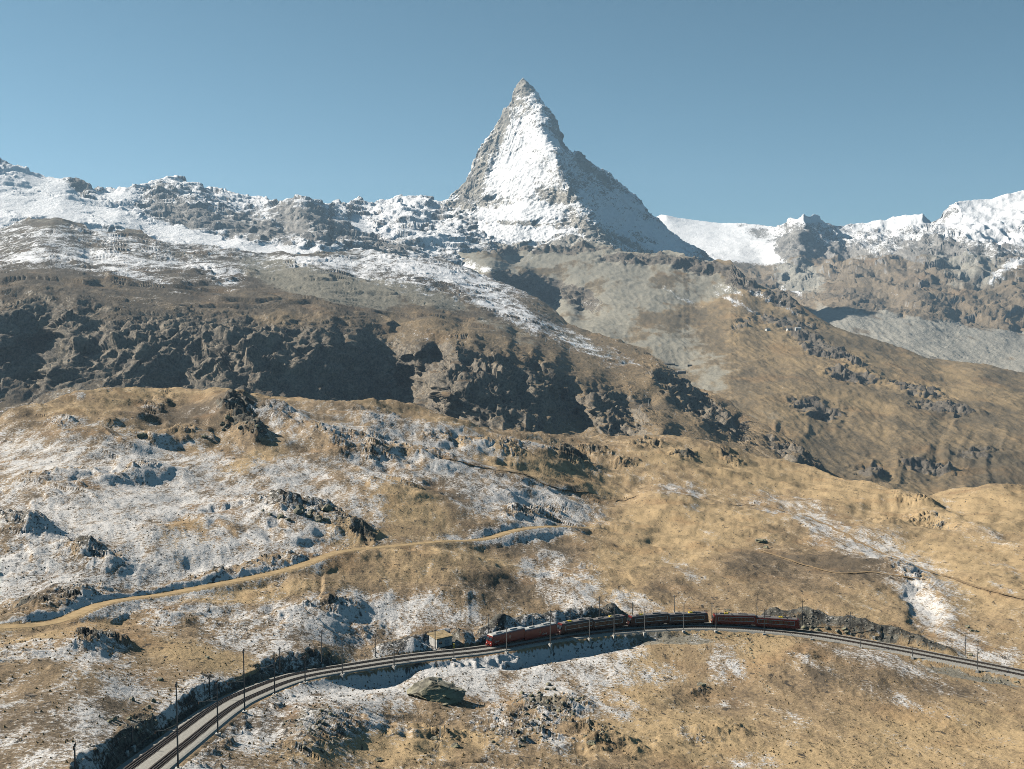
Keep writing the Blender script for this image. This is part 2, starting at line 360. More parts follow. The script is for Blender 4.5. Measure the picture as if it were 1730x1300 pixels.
# ---- the snowy ridge on the left with the glacier below it
top = [(-220,225),(-100,250),(0,272),(24,280),(53,291),(81,300),(97,301),(121,307),(150,315),(158,323),(178,321),(219,322),(239,315),(263,305),(283,301),(299,301),(320,312),(348,321),(380,322),(409,330),(445,335),(465,343),(492,339),(522,337),(538,344),(553,351),(558,345),(563,341),(571,340),(580,350),(587,353),(595,345),(607,337),(617,342),(627,344),(640,343),(656,339),(684,332),(712,330),(729,333),(745,340),(790,345),(850,360)]
bot = [(-220,440),(300,480),(850,490)]
dep = RBF([(-220,225,7600),(0,272,7800),(80,300,7900),(150,315,7800),(178,321,8300),(239,315,8300),(283,301,8700),(348,321,8700),(445,335,8700),(492,339,8200),(522,337,8200),(560,345,9000),(607,337,9300),(656,339,9300),(712,330,9300),(790,345,9200),(850,360,9200),
  (-220,350,6600),(0,330,6900),(60,320,7300),(100,345,6800),(140,330,7350),(200,365,6700),(190,340,7400),(300,395,6500),(420,425,6200),(520,428,6200),(600,425,6600),(-220,400,5900),(0,390,6000),(150,400,6000),
  (240,335,7900),(300,340,7900),(230,360,7000),(330,372,7000),(400,400,6600),(360,340,8300),(420,365,7900),(440,395,6900),(480,370,7700),(500,400,6700),(530,365,7600),(550,395,6900),(590,380,8100),(630,395,7900),(620,375,8500),(660,370,8500),(700,380,8200),(680,405,7500),(730,400,7700),(740,370,8600),(620,415,7000),(700,430,6900),(780,400,7900),(780,440,7200),(850,430,7700),
  (-220,440,5300),(0,440,5400),(300,480,5500),(600,480,5800),(850,490,6600)])
S = Sheet(top, bot, dep, 560, 190, -120, 850)
glac = blobs(S.WX, S.WY, [(60,350,170,30,8),(-100,330,190,60,8),(200,372,130,16,16),(330,402,150,13,12),(470,425,110,10,5),(70,310,60,16,15),(610,383,22,14,30),(200,333,40,10,0)])
rough = 1 - .85 * glac
S.P += S.N * (rid3(S.P, (380, 380, 300), 4, .5, 2.) * 30 * rough - 5 * rough)[..., None]
S.P += S.N * ((saw((S.P[..., 2] + .12 * S.P[..., 0]) / 62 + .8 * fbm3(S.P, 260, 3, .5, 3.), .3) * 16 + saw(S.P[..., 2] / 23 + 1.2 * fbm3(S.P, 160, 3, .5, 6.), .35) * 5 + facet3(S.P, (190, 220, 110), 1) * 20 + facet3(S.P, (70, 80, 42), 2) * 8 + rid3(S.P, (120, 120, 90), 3, .55, 8.) * 3) * rough)[..., None]
S.renorm(); nz = S.N[..., 2]
snow = glac * 1.2 + .52 + .9 * (nz - .72) + .28 * fbm3(S.P, 220, 4)
snow -= .5 * blobs(S.WX, S.WY, [(310,365,80,25,15),(420,385,80,22,12),(520,380,70,32,15),(660,420,60,16,0),(125,313,30,8,12),(600,405,50,14,20,.8),(265,320,25,8,-10,.6)])
snow += .35 * blobs(S.WX, S.WY, [(690,395,60,22,0,.8),(740,410,60,14,0,.8),(400,335,60,12,8),(310,310,60,10,10),(690,355,70,25,0)])
rock = np.ones_like(nz)
S.build('snowy_ridge', M_far, (snow, rock, nz * 0 + .3, nz * 0), 'snow-covered rocky ridge with glacier, left of the pyramid peak')

# ---- the great pyramid
top = [(690,352),(715,350),(740,352),(748,341),(757,337),(768,328),(775,322),(783,312),(790,300),(795,288),(799,272),(806,258),(815,243),(824,236),(832,222),(839,212),(846,200),(850,188),(853,184),(858,185),(862,178),(866,168),(868,156),(872,146),(878,138),(883,132),(888,137),(894,144),(902,150),(912,162),(920,175),(930,188),(937,198),(945,213),(950,228),(953,240),(958,249),(966,256),(972,258),(978,256),(984,260),(990,266),(1000,276),(1015,285),(1040,305),(1060,318),(1075,333),(1090,350),(1105,366),(1120,382),(1150,405),(1180,424),(1205,440),(1260,470)]
bot = [(690,470),(850,480),(1040,470),(1150,470),(1260,500)]
dep = RBF([(690,352,9100),(740,352,9050),(775,322,9060),(795,290,9050),(815,245,9030),(838,215,9020),(850,190,9010),(862,178,9000),(870,150,9000),(883,133,8990),
  (890,145,8940),(905,165,8840),(922,182,8740),(927,205,8640),(930,225,8560),(940,242,8480),(948,255,8420),(953,272,8330),(957,290,8250),(961,302,8195),(965,312,8150),(975,330,8070),(985,345,8000),(995,362,7900),(1005,380,7800),(1022,402,7680),(1040,425,7550),
  (880,200,8830),(890,250,8660),(850,240,8880),(870,300,8570),(920,290,8400),(910,320,8330),(830,290,8870),(800,325,8930),(840,330,8700),(870,340,8450),(940,330,8200),
  (880,358,8230),(830,365,8450),(780,365,8720),(790,385,8450),(740,385,8500),(850,392,8080),(920,372,8080),(900,400,7960),(960,365,8020),(960,390,7850),(740,410,8150),(830,412,7850),(690,420,8000),(985,405,7720),
  (690,470,7300),(850,470,7350),(960,440,7500),(1040,460,7250),
  (918,160,9000),(937,198,9020),(950,228,9040),(958,249,8950),(990,266,9080),(1015,285,9200),(1040,305,9330),(1075,335,9430),(1105,366,9480),(1150,405,9450),(1205,440,9300),(1260,470,9200),
  (945,225,8830),(970,275,8700),(980,300,8600),(1000,320,8650),(1020,350,8600),(1050,350,8950),(1050,385,8450),(1080,400,8500),(1040,400,8000),(1080,425,8100),(1110,425,8400),(1150,440,8500),(1100,470,7800),(1150,470,8000),(1260,500,8300)], c=1.)
S = Sheet(top, bot, dep, 520, 330, 690, 1260, back=(12, 1.4, 1.3))
face = blobs(S.PX, S.PY, [(890,260,60,75,0),(870,300,60,40,0),(880,360,80,18,0),(850,395,110,18,0),(1050,370,60,40,40,.55),(1120,410,60,25,35,.8)])
S.P += S.N * ((rid3(S.P, (170, 170, 330), 6, .55, 1.) * 17 + fbm3(S.P, 320, 3) * 16) * (1 - .82 * face) * np.clip((S.PY - 131) / 70, .25, 1))[..., None]
S.P += S.N * (rid3(S.P + np.stack([S.P[..., 2] * .25, S.P[..., 2] * 0, S.P[..., 0] * -.35], -1), (150, 150, 34), 4, .6, 9.) * 7 * (1 - .55 * face))[..., None]
S.P += S.N * ((facet3(S.P, (120, 130, 150), 1) * 14 + facet3(S.P, (46, 52, 40), 2) * 7) * (1 - .8 * face) * np.clip((S.PY - 131) / 60, .3, 1))[..., None]
flute = rid3(S.P + np.stack([S.P[..., 2] * -.2, S.P[..., 2] * 0, S.P[..., 2] * 0], -1), (46, 46, 420), 3, .55, 4.)
S.P += S.N * (flute * 5 * (.3 + .7 * face))[..., None]
S.renorm(); nz = S.N[..., 2]; nx = S.N[..., 0]
n1 = fbm3(S.P + np.stack([S.P[..., 2] * .15, S.P[..., 2] * 0, S.P[..., 2] * 0], -1), (42, 42, 190), 5, .6); n2 = fbm3(S.P, (300, 300, 60), 4, .6, 4.)
snow = .60 + .75 * (nz - .45) + .26 * n1 + .44 * n2 + .42 * face
rk = blobs(S.PX, S.PY, [(884,148,20,17,0,1.),(866,172,16,12,0,.5),(838,240,14,32,30,.72),(812,290,13,38,22,.72),(790,320,26,22,30,.9),(848,212,12,24,25,.9),(855,195,10,14,0,.8),(826,345,30,12,10,.7),(770,352,34,12,0,.8),
   (850,344,36,7,8,.55),(935,330,40,14,10,.65),(968,320,12,22,15,.5),(940,215,9,34,-20,.95),(950,240,8,22,-15,.9),(985,275,14,24,-38,.9),(1010,295,30,10,42,.7),(880,378,50,6,3,.6),(960,375,40,8,-10,.5),(1010,400,40,16,38,.9),(970,415,60,16,5,1.),(840,425,140,14,0,1.1),(1000,440,200,14,0,1.1),(1060,412,46,7,30,.75),(1090,405,40,6,25,.6),(790,412,60,6,0,.4),(945,280,6,40,-10,.35)])
snow = snow - .85 * rk
S.build('pyramid_peak', M_peak, (snow, nz * 0 + 1, nz * 0 + .3, nz * 0), 'steep snow-covered pyramid peak with rocky summit in the centre')

# ---- the brown spur on the right: cliff band, scree basin, grass slopes down into the valley
top = [(640,445),(700,432),(745,432),(800,428),(870,425),(905,423),(950,419),(1000,412),(1030,415),(1045,424),(1060,428),(1095,428),(1130,424),(1155,427),(1165,437),(1190,440),(1235,441),(1246,458),(1282,482),(1318,504),(1355,518),(1377,533),(1410,551),(1464,569),(1519,588),(1555,602),(1592,610),(1664,613),(1730,631),(1950,660)]
bot = [(640,640),(900,700),(1100,780),(1250,860),(1400,930),(1950,960)]
dep = RBF([(640,445,7300),(745,420,7500),(870,414,7550),(950,408,7450),(1045,424,7250),(1095,428,7050),(1155,427,6900),(1200,440,6800),(1235,441,6600),(1282,482,6200),(1318,504,6050),(1355,518,5900),(1410,551,5700),(1464,569,5600),(1519,588,5500),(1592,610,5400),(1730,631,5200),(1950,660,5200),
  (745,440,7350),(870,440,7250),(950,432,7250),(1000,445,7000),(1095,452,6850),(1155,452,6750),(1220,465,6550),(1060,470,6600),(1000,480,6600),(900,455,7000),
  (830,461,6450),(880,463,6700),(930,468,6850),(975,478,6650),(1010,498,6350),(845,478,6450),(880,490,6640),(930,500,6760),(930,522,6700),(975,500,6560),(985,522,6450),(1018,512,6150),(960,540,5900),(700,500,6500),(800,520,6200),
  (1100,490,6300),(1160,490,6300),(1080,530,5800),(1180,520,6000),(1130,560,5400),(1060,570,5400),(1000,555,5600),(1150,628,4750),(1100,600,5000),(1250,510,5900),(1280,530,5750),(1310,553,5450),(1350,560,5400),(1250,560,5250),
  (1230,600,4850),(1300,600,4850),(1290,640,4350),(1220,650,4300),(1380,590,5000),(1450,610,4800),(1550,640,4650),(1650,650,4650),(1730,670,4500),(1950,690,4500),
  (1350,640,4350),(1450,660,4250),(1260,690,3850),(1330,690,3850),(1420,720,3750),(1520,710,3850),(1620,720,3850),(1730,740,3700),(1950,760,3700),
  (1290,740,3450),(1350,760,3350),(1430,790,3250),(1480,760,3500),(1500,820,3050),(1600,790,3350),(1600,840,3000),(1730,800,3300),(1730,850,3000),(1380,800,3150),(1430,830,2950),
  (1250,860,2800),(1400,930,2550),(1600,940,2500),(1950,960,2450),(1100,780,3300),(900,700,4300),(640,640,5300)], c=6)
S = Sheet(top, bot, dep, 600, 330, 640, 1850, blur=1)
cliff = blobs(S.WX, S.WY, [(900,422,190,10,0),(1090,440,90,12,0),(1190,452,70,12,8),(900,480,80,18,12),(980,505,40,18,25),(1260,480,30,14,38),(1320,512,40,12,28)])
outc = blobs(S.WX, S.WY, [(1330,545,60,12,10),(1375,575,70,11,22),(1420,600,60,10,25),(1440,635,60,14,10),(1375,590,40,8,25),(1550,660,70,12,15),(1600,690,70,10,10),(1380,690,60,16,15),(1570,790,60,12,10),(1470,800,30,18,0),(1650,770,50,10,0,.7),(1240,470,20,20,40),(1260,545,40,10,-30,.6)])
S.P += S.N * (rid3(S.P, (300, 300, 200), 5, .5, 6.) * (9 + 30 * cliff + 12 * outc))[..., None]
S.P += S.N * (rid3(S.P, (85, 85, 130), 4, .55, 3.) * (2 + 18 * cliff + 12 * outc))[..., None]
S.P += S.N * (facet3(S.P, (75, 85, 60), 1) * (1 + 16 * cliff + 12 * outc) + facet3(S.P, (28, 34, 22), 2) * (.5 + 6 * cliff + 5 * outc))[..., None]
S.P += S.N * (rid2(S.P[..., 0] / 34, S.P[..., 1] / 150, 3, .5, 2.) * 1.8)[..., None]
# gullies running down the valley side
gx = S.PX + 26 * fbm2(S.PX / 90, S.PY / 90, 3) - (S.PY - 720) * -.18
S.P += S.N * ((rid2(gx / 70, S.PY / 420, 3) * 11 * sstep(-.25, .35, fbm2(S.PX / 130, S.PY / 90, 3, .5, 4.))) * sstep(640, 730, S.PY) * sstep(1180, 1300, S.PX))[..., None]
S.renorm(); nz = S.N[..., 2]
fb = fbm2(S.P[..., 0] / 260, S.P[..., 1] / 420, 5); fc = fbm2(S.P[..., 0] / 90, S.P[..., 1] / 160, 4, off=3.)
rock = np.clip(cliff * 1.1 + outc * .9 + (.80 - nz) * 1.9 + .25 * fc, 0, 1)
scree = np.clip(sstep(1250, 1050, S.PX + (S.PY - 520) * .7) * sstep(640, 560, S.PY) * 1.1 + .9 * blobs(S.WX, S.WY, [(1180,620,90,60,35),(1250,650,50,50,30,.7),(1120,480,110,25,8),(1200,480,60,20,8),(1290,715,60,40,20,.5),(1400,730,40,30,0,.5)]) + .35 * fb - .1, 0, 1) * np.clip(.72 + .9 * fb + .5 * fc, 0, 1)
gold = .42 + .75 * fb + .3 * fc + .3 * blobs(S.WX, S.WY, [(1350,600,160,30,18),(1560,640,160,30,12),(1450,680,120,20,12)]) - .35 * blobs(S.WX, S.WY, [(1350,780,150,50,10),(1650,790,140,50,0),(1180,560,60,40,0,.6)])
snow = -.35 + .3 * fb + .85 * blobs(S.WX, S.WY, [(800,452,36,7,10),(780,440,40,6,15),(905,430,30,6,-20,.6),(1140,495,60,7,30,.7),(1250,515,60,9,28,.8),(1330,525,50,6,30,.7),(1120,484,20,5,30,.7),(1360,545,50,5,30,.6),(1190,438,20,5,0,.7),(1000,515,20,5,10,.6),(1230,490,40,7,25,.7),(1280,500,30,6,30,.7)]) + .2 * (1 - S.N[..., 2]) * sstep(560, 480, S.PY)
S.build('valley_slope', M_val, (snow, rock, gold, scree), 'golden-brown valley slope below the pyramid peak')
SHEET_VAL = S

# ---- the dark rock wall across the gorge and the rocky plateau above it
top = [(-220,400),(-100,396),(0,388),(20,380),(45,373),(95,369),(140,379),(152,392),(190,397),(215,387),(235,390),(250,400),(275,410),(330,415),(400,424),(450,430),(480,427),(500,431),(540,428),(600,424),(640,428),(700,438),(745,435),(777,452),(816,466),(850,480),(874,489),(907,505),(939,527),(957,546),(998,562),(1038,574),(1087,590),(1119,617),(1147,641),(1173,652),(1188,659),(1209,666),(1235,682),(1264,704),(1297,722),(1326,737),(1355,757),(1371,774),(1395,802),(1430,850)]
bot = [(-220,790),(700,790),(1000,810),(1250,860),(1430,900)]
dep = RBF([(-220,400,5200),(0,388,5200),(95,369,5300),(250,400,5400),(450,430,5500),(640,428,5800),(745,435,6000),(816,466,5600),(907,505,4900),(957,546,4500),(998,562,4300),(1087,590,3950),(1147,641,3550),(1188,659,3350),(1235,682,3150),(1297,722,2850),(1355,757,2680),(1395,802,2550),(1430,850,2450),
  (-220,430,4200),(0,430,4100),(150,430,4300),(300,440,4500),(450,455,4500),(600,470,4500),(740,490,4300),(840,530,3900),(930,570,3600),
  (-220,470,3250),(0,465,3200),(130,470,3250),(300,480,3400),(420,490,3500),(560,500,3500),(680,530,3400),(780,555,3300),(870,570,3250),(960,600,3200),(1050,620,3200),
  (-220,505,2720),(0,502,2720),(60,502,2740),(130,507,2720),(200,520,2750),(260,528,2800),(340,535,2850),(420,540,2900),(480,540,2860),(560,540,2900),(610,558,2900),(660,590,2880),(700,565,2950),(740,570,2880),(800,578,2780),(860,580,2900),(900,592,2880),(940,605,2900),(1000,630,2880),(1060,650,2850),(1120,645,3050),(1170,670,3000),(1105,634,2960),(1183,668,3330),(1130,660,2860),(1225,690,3020),(1245,722,2860),(1190,706,2650),
  (-220,580,2500),(-100,580,2560),(0,575,2440),(30,560,2520),(30,610,2480),(72,575,2640),(70,640,2440),(50,650,2400),(88,552,2560),(98,580,2490),(62,612,2440),(118,545,2560),(122,570,2470),(100,605,2390),(80,632,2350),(95,660,2310),
  (160,558,2570),(150,590,2440),(165,625,2360),(200,560,2540),(200,590,2420),(130,655,2300),(240,545,2640),(235,600,2390),(210,640,2330),(300,560,2600),(300,600,2450),(290,650,2370),(360,560,2640),(355,600,2490),(330,650,2340),
  (385,592,2440),(340,622,2380),(400,640,2330),(430,570,2600),(440,610,2420),(440,650,2300),(470,575,2640),(500,620,2480),(490,660,2350),(560,590,2740),(560,640,2560),(600,580,2800),(620,610,2800),(640,650,2700),(690,640,2850),(600,690,2500),(680,700,2640),
  (690,600,2760),(712,590,2700),(735,600,2860),(752,606,2700),(770,590,2610),(748,640,2440),(757,665,2400),(800,610,2620),(850,600,2700),(800,650,2480),(780,690,2400),(845,636,2510),(800,676,2390),(815,720,2340),(850,690,2390),(880,640,2640),(875,690,2420),(900,725,2320),(905,620,2780),(925,690,2520),(945,670,2720),(975,700,2680),(985,725,2560),
  (925,620,2760),(960,650,2700),(1000,690,2560),(1000,740,2400),(1030,690,2640),(1040,735,2420),(1060,690,2680),(1080,740,2440),(1090,700,2600),(1120,730,2380),(1142,735,2460),(1100,680,2780),(1150,690,2780),(1200,720,2640),(1200,745,2480),(1260,750,2560),(1300,770,2480),(1340,790,2400),
  (-220,680,2250),(0,690,2250),(200,690,2230),(400,700,2220),(740,740,2500),(-220,790,2050),(300,790,2000),(700,790,2150),(1000,810,2150),(1250,860,2200),(1430,900,2250)], c=0)
S = Sheet(top, bot, dep, 900, 330, -120, 1430, blur=1)
nz0 = S.N[..., 2]
wall = np.clip(blobs(S.WX, S.WY, [(60,590,180,85,0),(300,600,260,70,0),(560,630,190,80,10),(830,660,170,70,10),(1030,700,80,50,20,.8),(-120,590,150,90,0),(1150,655,60,20,30,.9),(1200,700,90,26,32,.9),(1340,772,60,20,38,.9)]), 0, 1)
plat = sstep(560, 470, S.PY)
left = sstep(620, 420, S.PX)
x, y, z = S.P[..., 0], S.P[..., 1], S.P[..., 2]
w1 = fbm3(S.P, 260, 3, .5, 1.); w2 = fbm3(S.P, 90, 3, .5, 2.); amp = sstep(-.35, .3, fbm3(S.P, 330, 2, .5, 9.))
# ribs and gullies in the wall: they lean, with long faces turned from the sun
redge = .26 + .32 * sstep(480, 380, S.PX)
leanr = np.where(S.PX < 460, -.9, .5)
calm = 1 - .45 * sstep(500, 420, S.PX) * sstep(60, 130, S.PX)
S.P += S.N * (wall * calm * (saw((x + leanr * z) / 165 + 1.0 * w1, redge) * 30 * amp + saw((x + leanr * .8 * z) / 58 + .8 * w2, redge) * 12 + saw((x + leanr * .6 * z) / 23 + .8 * w2, .25) * 4 - 22))[..., None]
# strata: ledges that dip to the right
S.P += S.N * ((saw((z + .22 * x + .05 * y) / 34 + .9 * w2, .25) * 7.5 + saw((z + .22 * x) / 13 + 1.0 * w2 + w1, .3) * 2.8) * (.15 + wall))[..., None]
# scarps of the plateau, facing the camera and to the right
q = (-.45 * x + .9 * y); flat = 1 - wall
rr = (.35 + .65 * sstep(1000, 650, S.PX))
S.P[..., 2] += flat * rr * (saw(q / 300 + 2.0 * w1, .22) * 15 * amp + saw(q / 110 + 1.5 * w2 + w1, .3) * 4.5 * sstep(-.2, .3, w2))
Pw = S.P + np.stack([18 * fbm3(S.P, 60, 2, .5, 3.), 18 * fbm3(S.P, 60, 2, .5, 5.), S.P[..., 0] * .22 + 10 * fbm3(S.P, 60, 2, .5, 8.)], -1)
lf = sstep(520, 430, S.PX)      # left of the gorge the slabs lean: long, narrow ribs from upper right to lower left
x, z = S.P[..., 0], S.P[..., 2]
Pl = np.stack([.8 * x - .6 * z + 6 * w2, S.P[..., 1], .6 * x + .8 * z], -1)
S.P += S.N * (lf * wall * (facet3(Pl, (62, 110, 230), 4) * 15 + facet3(Pl, (25, 50, 95), 5) * 6))[..., None]
S.P += S.N * ((1 - lf) * facet3(Pw, (95, 110, 60), 1) * (1.5 + 10 * wall) + (1 - .65 * lf) * facet3(Pw, (34, 45, 22), 2) * (1. + 5 * wall) + facet3(Pw, (13, 22, 9), 3) * (.5 + 1.8 * wall))[..., None]
S.P += S.N * (rid3(S.P, (45, 70, 40), 3, .6, 7.) * (1 + 1.2 * wall))[..., None]
S.renorm(); nz = S.N[..., 2]
fb = fbm2(S.P[..., 0] / 330, S.P[..., 1] / 260, 5, .55); fc = fbm2(S.P[..., 0] / 80, S.P[..., 1] / 110, 4, off=3.)
rock = np.clip(wall * .7 + (.86 - nz) * 2.6 + .3 * fc + .25 * left, 0, 1)
snowline = 470 + .02 * S.PX
snow = -.12 + .56 * sstep(60, -70, S.PY - snowline) + .42 * fb + .25 * fc - .9 * np.clip(.86 - nz, 0, .5)
snow += blobs(S.WX, S.WY, [(760,470,160,20,14,.6),(850,520,140,26,28,.7),(960,570,120,18,28,.6),(640,470,140,20,8,.3),(230,470,70,12,20,.45),(330,450,80,12,10,.4),(170,440,120,14,5,.35),(560,445,120,10,3,.4),(380,470,60,18,25,.35),(1040,600,80,8,25,.3),(60,440,80,10,0,.35)])
snow -= blobs(S.WX, S.WY, [(560,490,130,25,10,.7),(480,500,90,30,0,.6),(100,480,140,20,5,.4),(650,520,140,18,12,.5),(210,388,60,12,10,.7),(95,377,55,9,0,.7),(530,432,70,6,0,.5),(330,440,60,8,10,.3)])
snow += wall * (-.34 + .42 * np.clip(.15 - S.N @ np.array(sdir), 0, .5) + .25 * fc)
gold = .26 - .22 * sstep(520, 430, S.PY) + .5 * fb + .25 * fc + .38 * sstep(780, 1000, S.PX) + .3 * blobs(S.WX, S.WY, [(720,555,90,20,10),(480,540,70,16,0)]) - .12 * left
scree = np.clip(.42 * sstep(500, 440, S.PY) + .95 * blobs(S.WX, S.WY, [(560,490,150,28,12),(500,470,90,24,15),(700,500,120,20,14,.8),(860,560,110,18,25,.5),(1000,590,90,14,25,.6)]) + .3 * fc, 0, 1)
S.build('rock_wall', M_mid, (snow, rock, gold, scree), 'dark craggy rock wall and snow-dusted plateau behind the meadow')
SHEET_MID = S

# ------------------------------------------------------------------ the near meadow with the railway
TRK_PIX = [(150,1390,-63),(224,1312,-69.5),(300,1252,-76),(370,1199,-82),(420,1172,-86),(500,1143,-92),(600,1125,-98),(700,1110,-102.5),(822,1096,-106.5),(940,1076,-109.7),(1060,1062,-112.2),(1200,1057,-114.5),(1350,1068,-116.5),(1475,1088,-118),(1600,1112,-119.3),(1730,1138,-120.5),(1900,1177,-122)]   # photo column, row, height below the camera
def at_z(px, py, dz):
    a = at(px, py, 100.); return at(px, py, 100. * dz / (a[2] - CAMZ))
TRK = smooth_line([at_z(a, b, c) for a, b, c in TRK_PIX], 400)
TRK, TRK_S = resample(TRK, 1.0)


top = [(-260,716),(-100,712),(0,703),(25,698),(50,690),(73,684),(101,676),(134,668),(182,665),(227,666),(259,661),(324,659),(405,660),(465,664),(506,668),(546,676),(567,680),(599,678),(648,680),(702,688),(743,699),(783,710),(844,726),(884,732),(945,738),(1006,735),(1067,734),(1127,736),(1188,745),(1246,761),(1304,776),(1355,786),(1391,800),(1428,811),(1482,818),(1519,827),(1566,836),(1602,826),(1664,821),(1730,827),(2000,840)]
bot = [(-260,1430),(2000,1430)]
dep = RBF([(-260,716,600),(0,703,610),(134,668,680),(350,660,760),(600,678,850),(743,699,900),(844,726,950),(945,738,1030),(1067,734,1120),(1188,745,1150),(1304,776,1120),(1430,811,1010),(1566,836,900),(1664,821,880),(1730,827,880),(2000,840,850),
  (0,745,560),(200,735,580),(300,700,690),(400,745,625),(500,720,700),(600,760,640),(700,730,780),(800,770,740),(900,770,830),(1030,790,900),(1200,790,960),(1350,840,850),(1500,870,760),(1650,880,720),
  (0,850,415),(200,850,440),(400,850,480),(600,850,510),(800,850,570),(1030,842,770),(1030,900,610),(1200,880,690),(1350,920,610),(1550,930,610),(1730,920,610),(2000,930,590),
  (0,950,325),(200,950,345),(400,950,380),(600,950,405),(800,950,440),(1000,960,480),(1200,960,510),(1400,990,480),(1600,1010,470),(1730,1000,470),(2000,1000,460),
  (-260,1050,250),(0,1050,265),(200,1050,286),(400,1040,318),(600,1030,350),(760,1040,360),(900,1030,395),(1060,1030,402),(1250,1030,420),(1400,1040,420),(1560,1070,400),(1730,1090,385),
  (0,1180,190),(150,1180,195),(240,1190,206),(330,1150,234),(450,1110,274),(560,1095,304),(-260,1180,185),
  (240,1290,163),(413,1192,228),(600,1128,296),(822,1097,336),(940,1087,352),(1060,1078,364),(1200,1080,367),(1350,1092,366),(1500,1117,356),(1600,1140,345),(1730,1160,338),
  (0,1300,152),(-260,1300,150),(400,1300,176),(500,1220,215),(600,1200,240),(600,1300,200),(700,1180,272),(800,1150,300),(865,1200,272),(865,1300,216),(1000,1180,296),(1060,1300,228),(1200,1180,306),(1300,1230,278),(1300,1300,240),(1500,1200,296),(1500,1300,244),(1730,1240,280),(1730,1300,246),(2000,1300,240),
  (-260,1430,110),(240,1430,118),(600,1430,150),(1000,1430,170),(1730,1430,180),(2000,1430,180)], c=60)
F = Sheet(top, bot, dep, 1050, 470, -120, 1850, back=(16, 1.35, .25))
PX, PY = F.PX, F.PY
WX, WY = F.PX + 22 * fbm2(F.PX / 70, F.PY / 36, 4, .6, 2.), F.PY + 9 * fbm2(F.PX / 60, F.PY / 30, 4, .6, 6.)
X, Y = F.P[..., 0].copy(), F.P[..., 1].copy()
far = sstep(300, 900, Y)
trk_d, trk_p, trk_s = pldist(X, Y, TRK[::3])
quiet = .25 + .75 * sstep(7, 45, trk_d)
# rock outcrops (photo chart), then relief in metres
rockL = [(500,868,95,22,12),(560,890,60,18,20,.8),(405,705,34,30,50),(420,735,44,16,20),(300,735,30,8,0,.6),(28,892,56,24,15),(-120,900,120,40,0),(160,935,62,18,12),(90,1012,110,18,-10,.8),(250,1000,60,12,-10,.6),(615,905,34,22,30,.9),(440,962,140,13,-8,.75),(165,1088,56,14,0),(895,872,50,12,0,.8),(930,858,34,10,20,.6),(960,772,44,13,18,.9),(850,762,50,12,10,.7),(760,745,50,10,10,.7),(700,765,70,12,12,.7),(560,745,40,12,30,.6),(640,760,40,12,0,.7),
  (600,740,60,14,0,.6),(1090,752,40,8,0,.8),(1160,775,35,9,5,.9),(1230,770,40,8,15,.8),(1000,765,30,8,10,.8),(1060,785,30,7,5,.7),(1540,850,40,12,15,.6),(1570,885,50,10,15,.6),(1500,880,30,8,10,.5),(1530,975,60,20,20,.5),(280,665,20,6,-30,.5),(100,715,24,10,0,.5),(270,690,40,14,-30,.5),(240,800,60,6,-8,.6),(110,805,80,5,-8,.6),(640,775,30,8,0,.6),(480,710,50,20,30,.45),
  (540,1230,80,40,0,.75),(500,1270,70,30,0,.6),(920,1200,100,30,-5,.7),(880,1245,90,26,0,.65),(1000,1255,90,22,20,.6),(735,1250,50,18,10,.6),(1000,1235,60,16,10,.5),(1230,1240,60,14,0,.4),(1180,1250,40,14,0,.4),(640,1070,60,14,-5,.5),(560,1030,60,16,0,.6),(700,1075,70,12,-10,.7),(340,1180,50,40,-40,.8),(230,1240,60,30,-45,.9),(160,1290,60,30,-40,.7),(1180,1160,26,12,0,.6),(1380,1110,50,12,0,.35)]
rockm = blobs(WX, WY, rockL)
lumps = [(500,880,120,30,10,5.5),(30,900,80,26,5,4.5),(170,945,80,20,10,3.5),(320,915,110,36,0,3.),(430,970,170,16,-8,2.6),(160,1095,70,18,0,3.),(100,1025,140,16,-10,2.5),(900,885,80,14,0,1.),(960,778,60,14,18,5.),(850,770,80,14,12,5.),(700,772,90,14,10,5.),(600,750,80,18,5,4.),(410,725,60,24,40,6.),(500,720,70,22,20,4.),(560,1035,90,20,0,1.),(330,1030,90,14,-5,1.5),(300,740,60,9,0,4.),(240,808,90,8,-8,2.5),(110,810,90,7,-8,2.),(1540,975,70,26,20,3.),(1430,960,120,40,15,4.),(1250,930,120,40,10,5.),(1560,1030,50,30,60,-3.5),(1640,960,80,40,20,4.),(1600,880,90,14,18,4.),(1300,880,90,16,10,4.),(1150,850,90,14,5,3.5),
   (600,1160,50,20,-10,-1.2),(900,1210,110,26,0,2.2),(740,1190,70,30,0,1.2),(540,1240,90,36,0,1.6),(1420,1130,140,36,8,3.),(1180,1230,90,26,0,1.5),(1000,1255,90,20,15,2.),(1600,1200,120,30,10,2.),(760,960,120,26,5,2.5),(640,850,80,30,0,2.5),(800,830,90,22,10,3.),(1000,840,70,12,5,-2.)]
dz = np.zeros_like(X)
for b in lumps: dz += .68 * b[5] * blob(WX, WY, *b[:5])
dz += fbm2(X / 95, Y / 130, 4, .5) * (4.2 + 4 * far)
kf = 1 + 3. * far
dz += fbm2(X / 22, Y / 34, 4, .55, 3.) * (1.15 + 1.2 * far)
dz += rid2(X / 46 + .3 * fbm2(X / 20, Y / 20, 2), Y / 30, 4, .5, 8.) * (.7 + .5 * far) * (.4 + .6 * sstep(1300, 800, PX))
dz += fbm2(X / (5 * kf), Y / (7 * kf), 3, .6, 6.) * .38 * kf
sw = fbm2(X / (30 * kf), Y / (30 * kf), 4, .55, 12.); sm_k = sstep(-.15, .3, fbm2(X / 75, Y / 90, 3, .5, 15.)) * (.15 + .85 * sstep(1300, 750, PX))
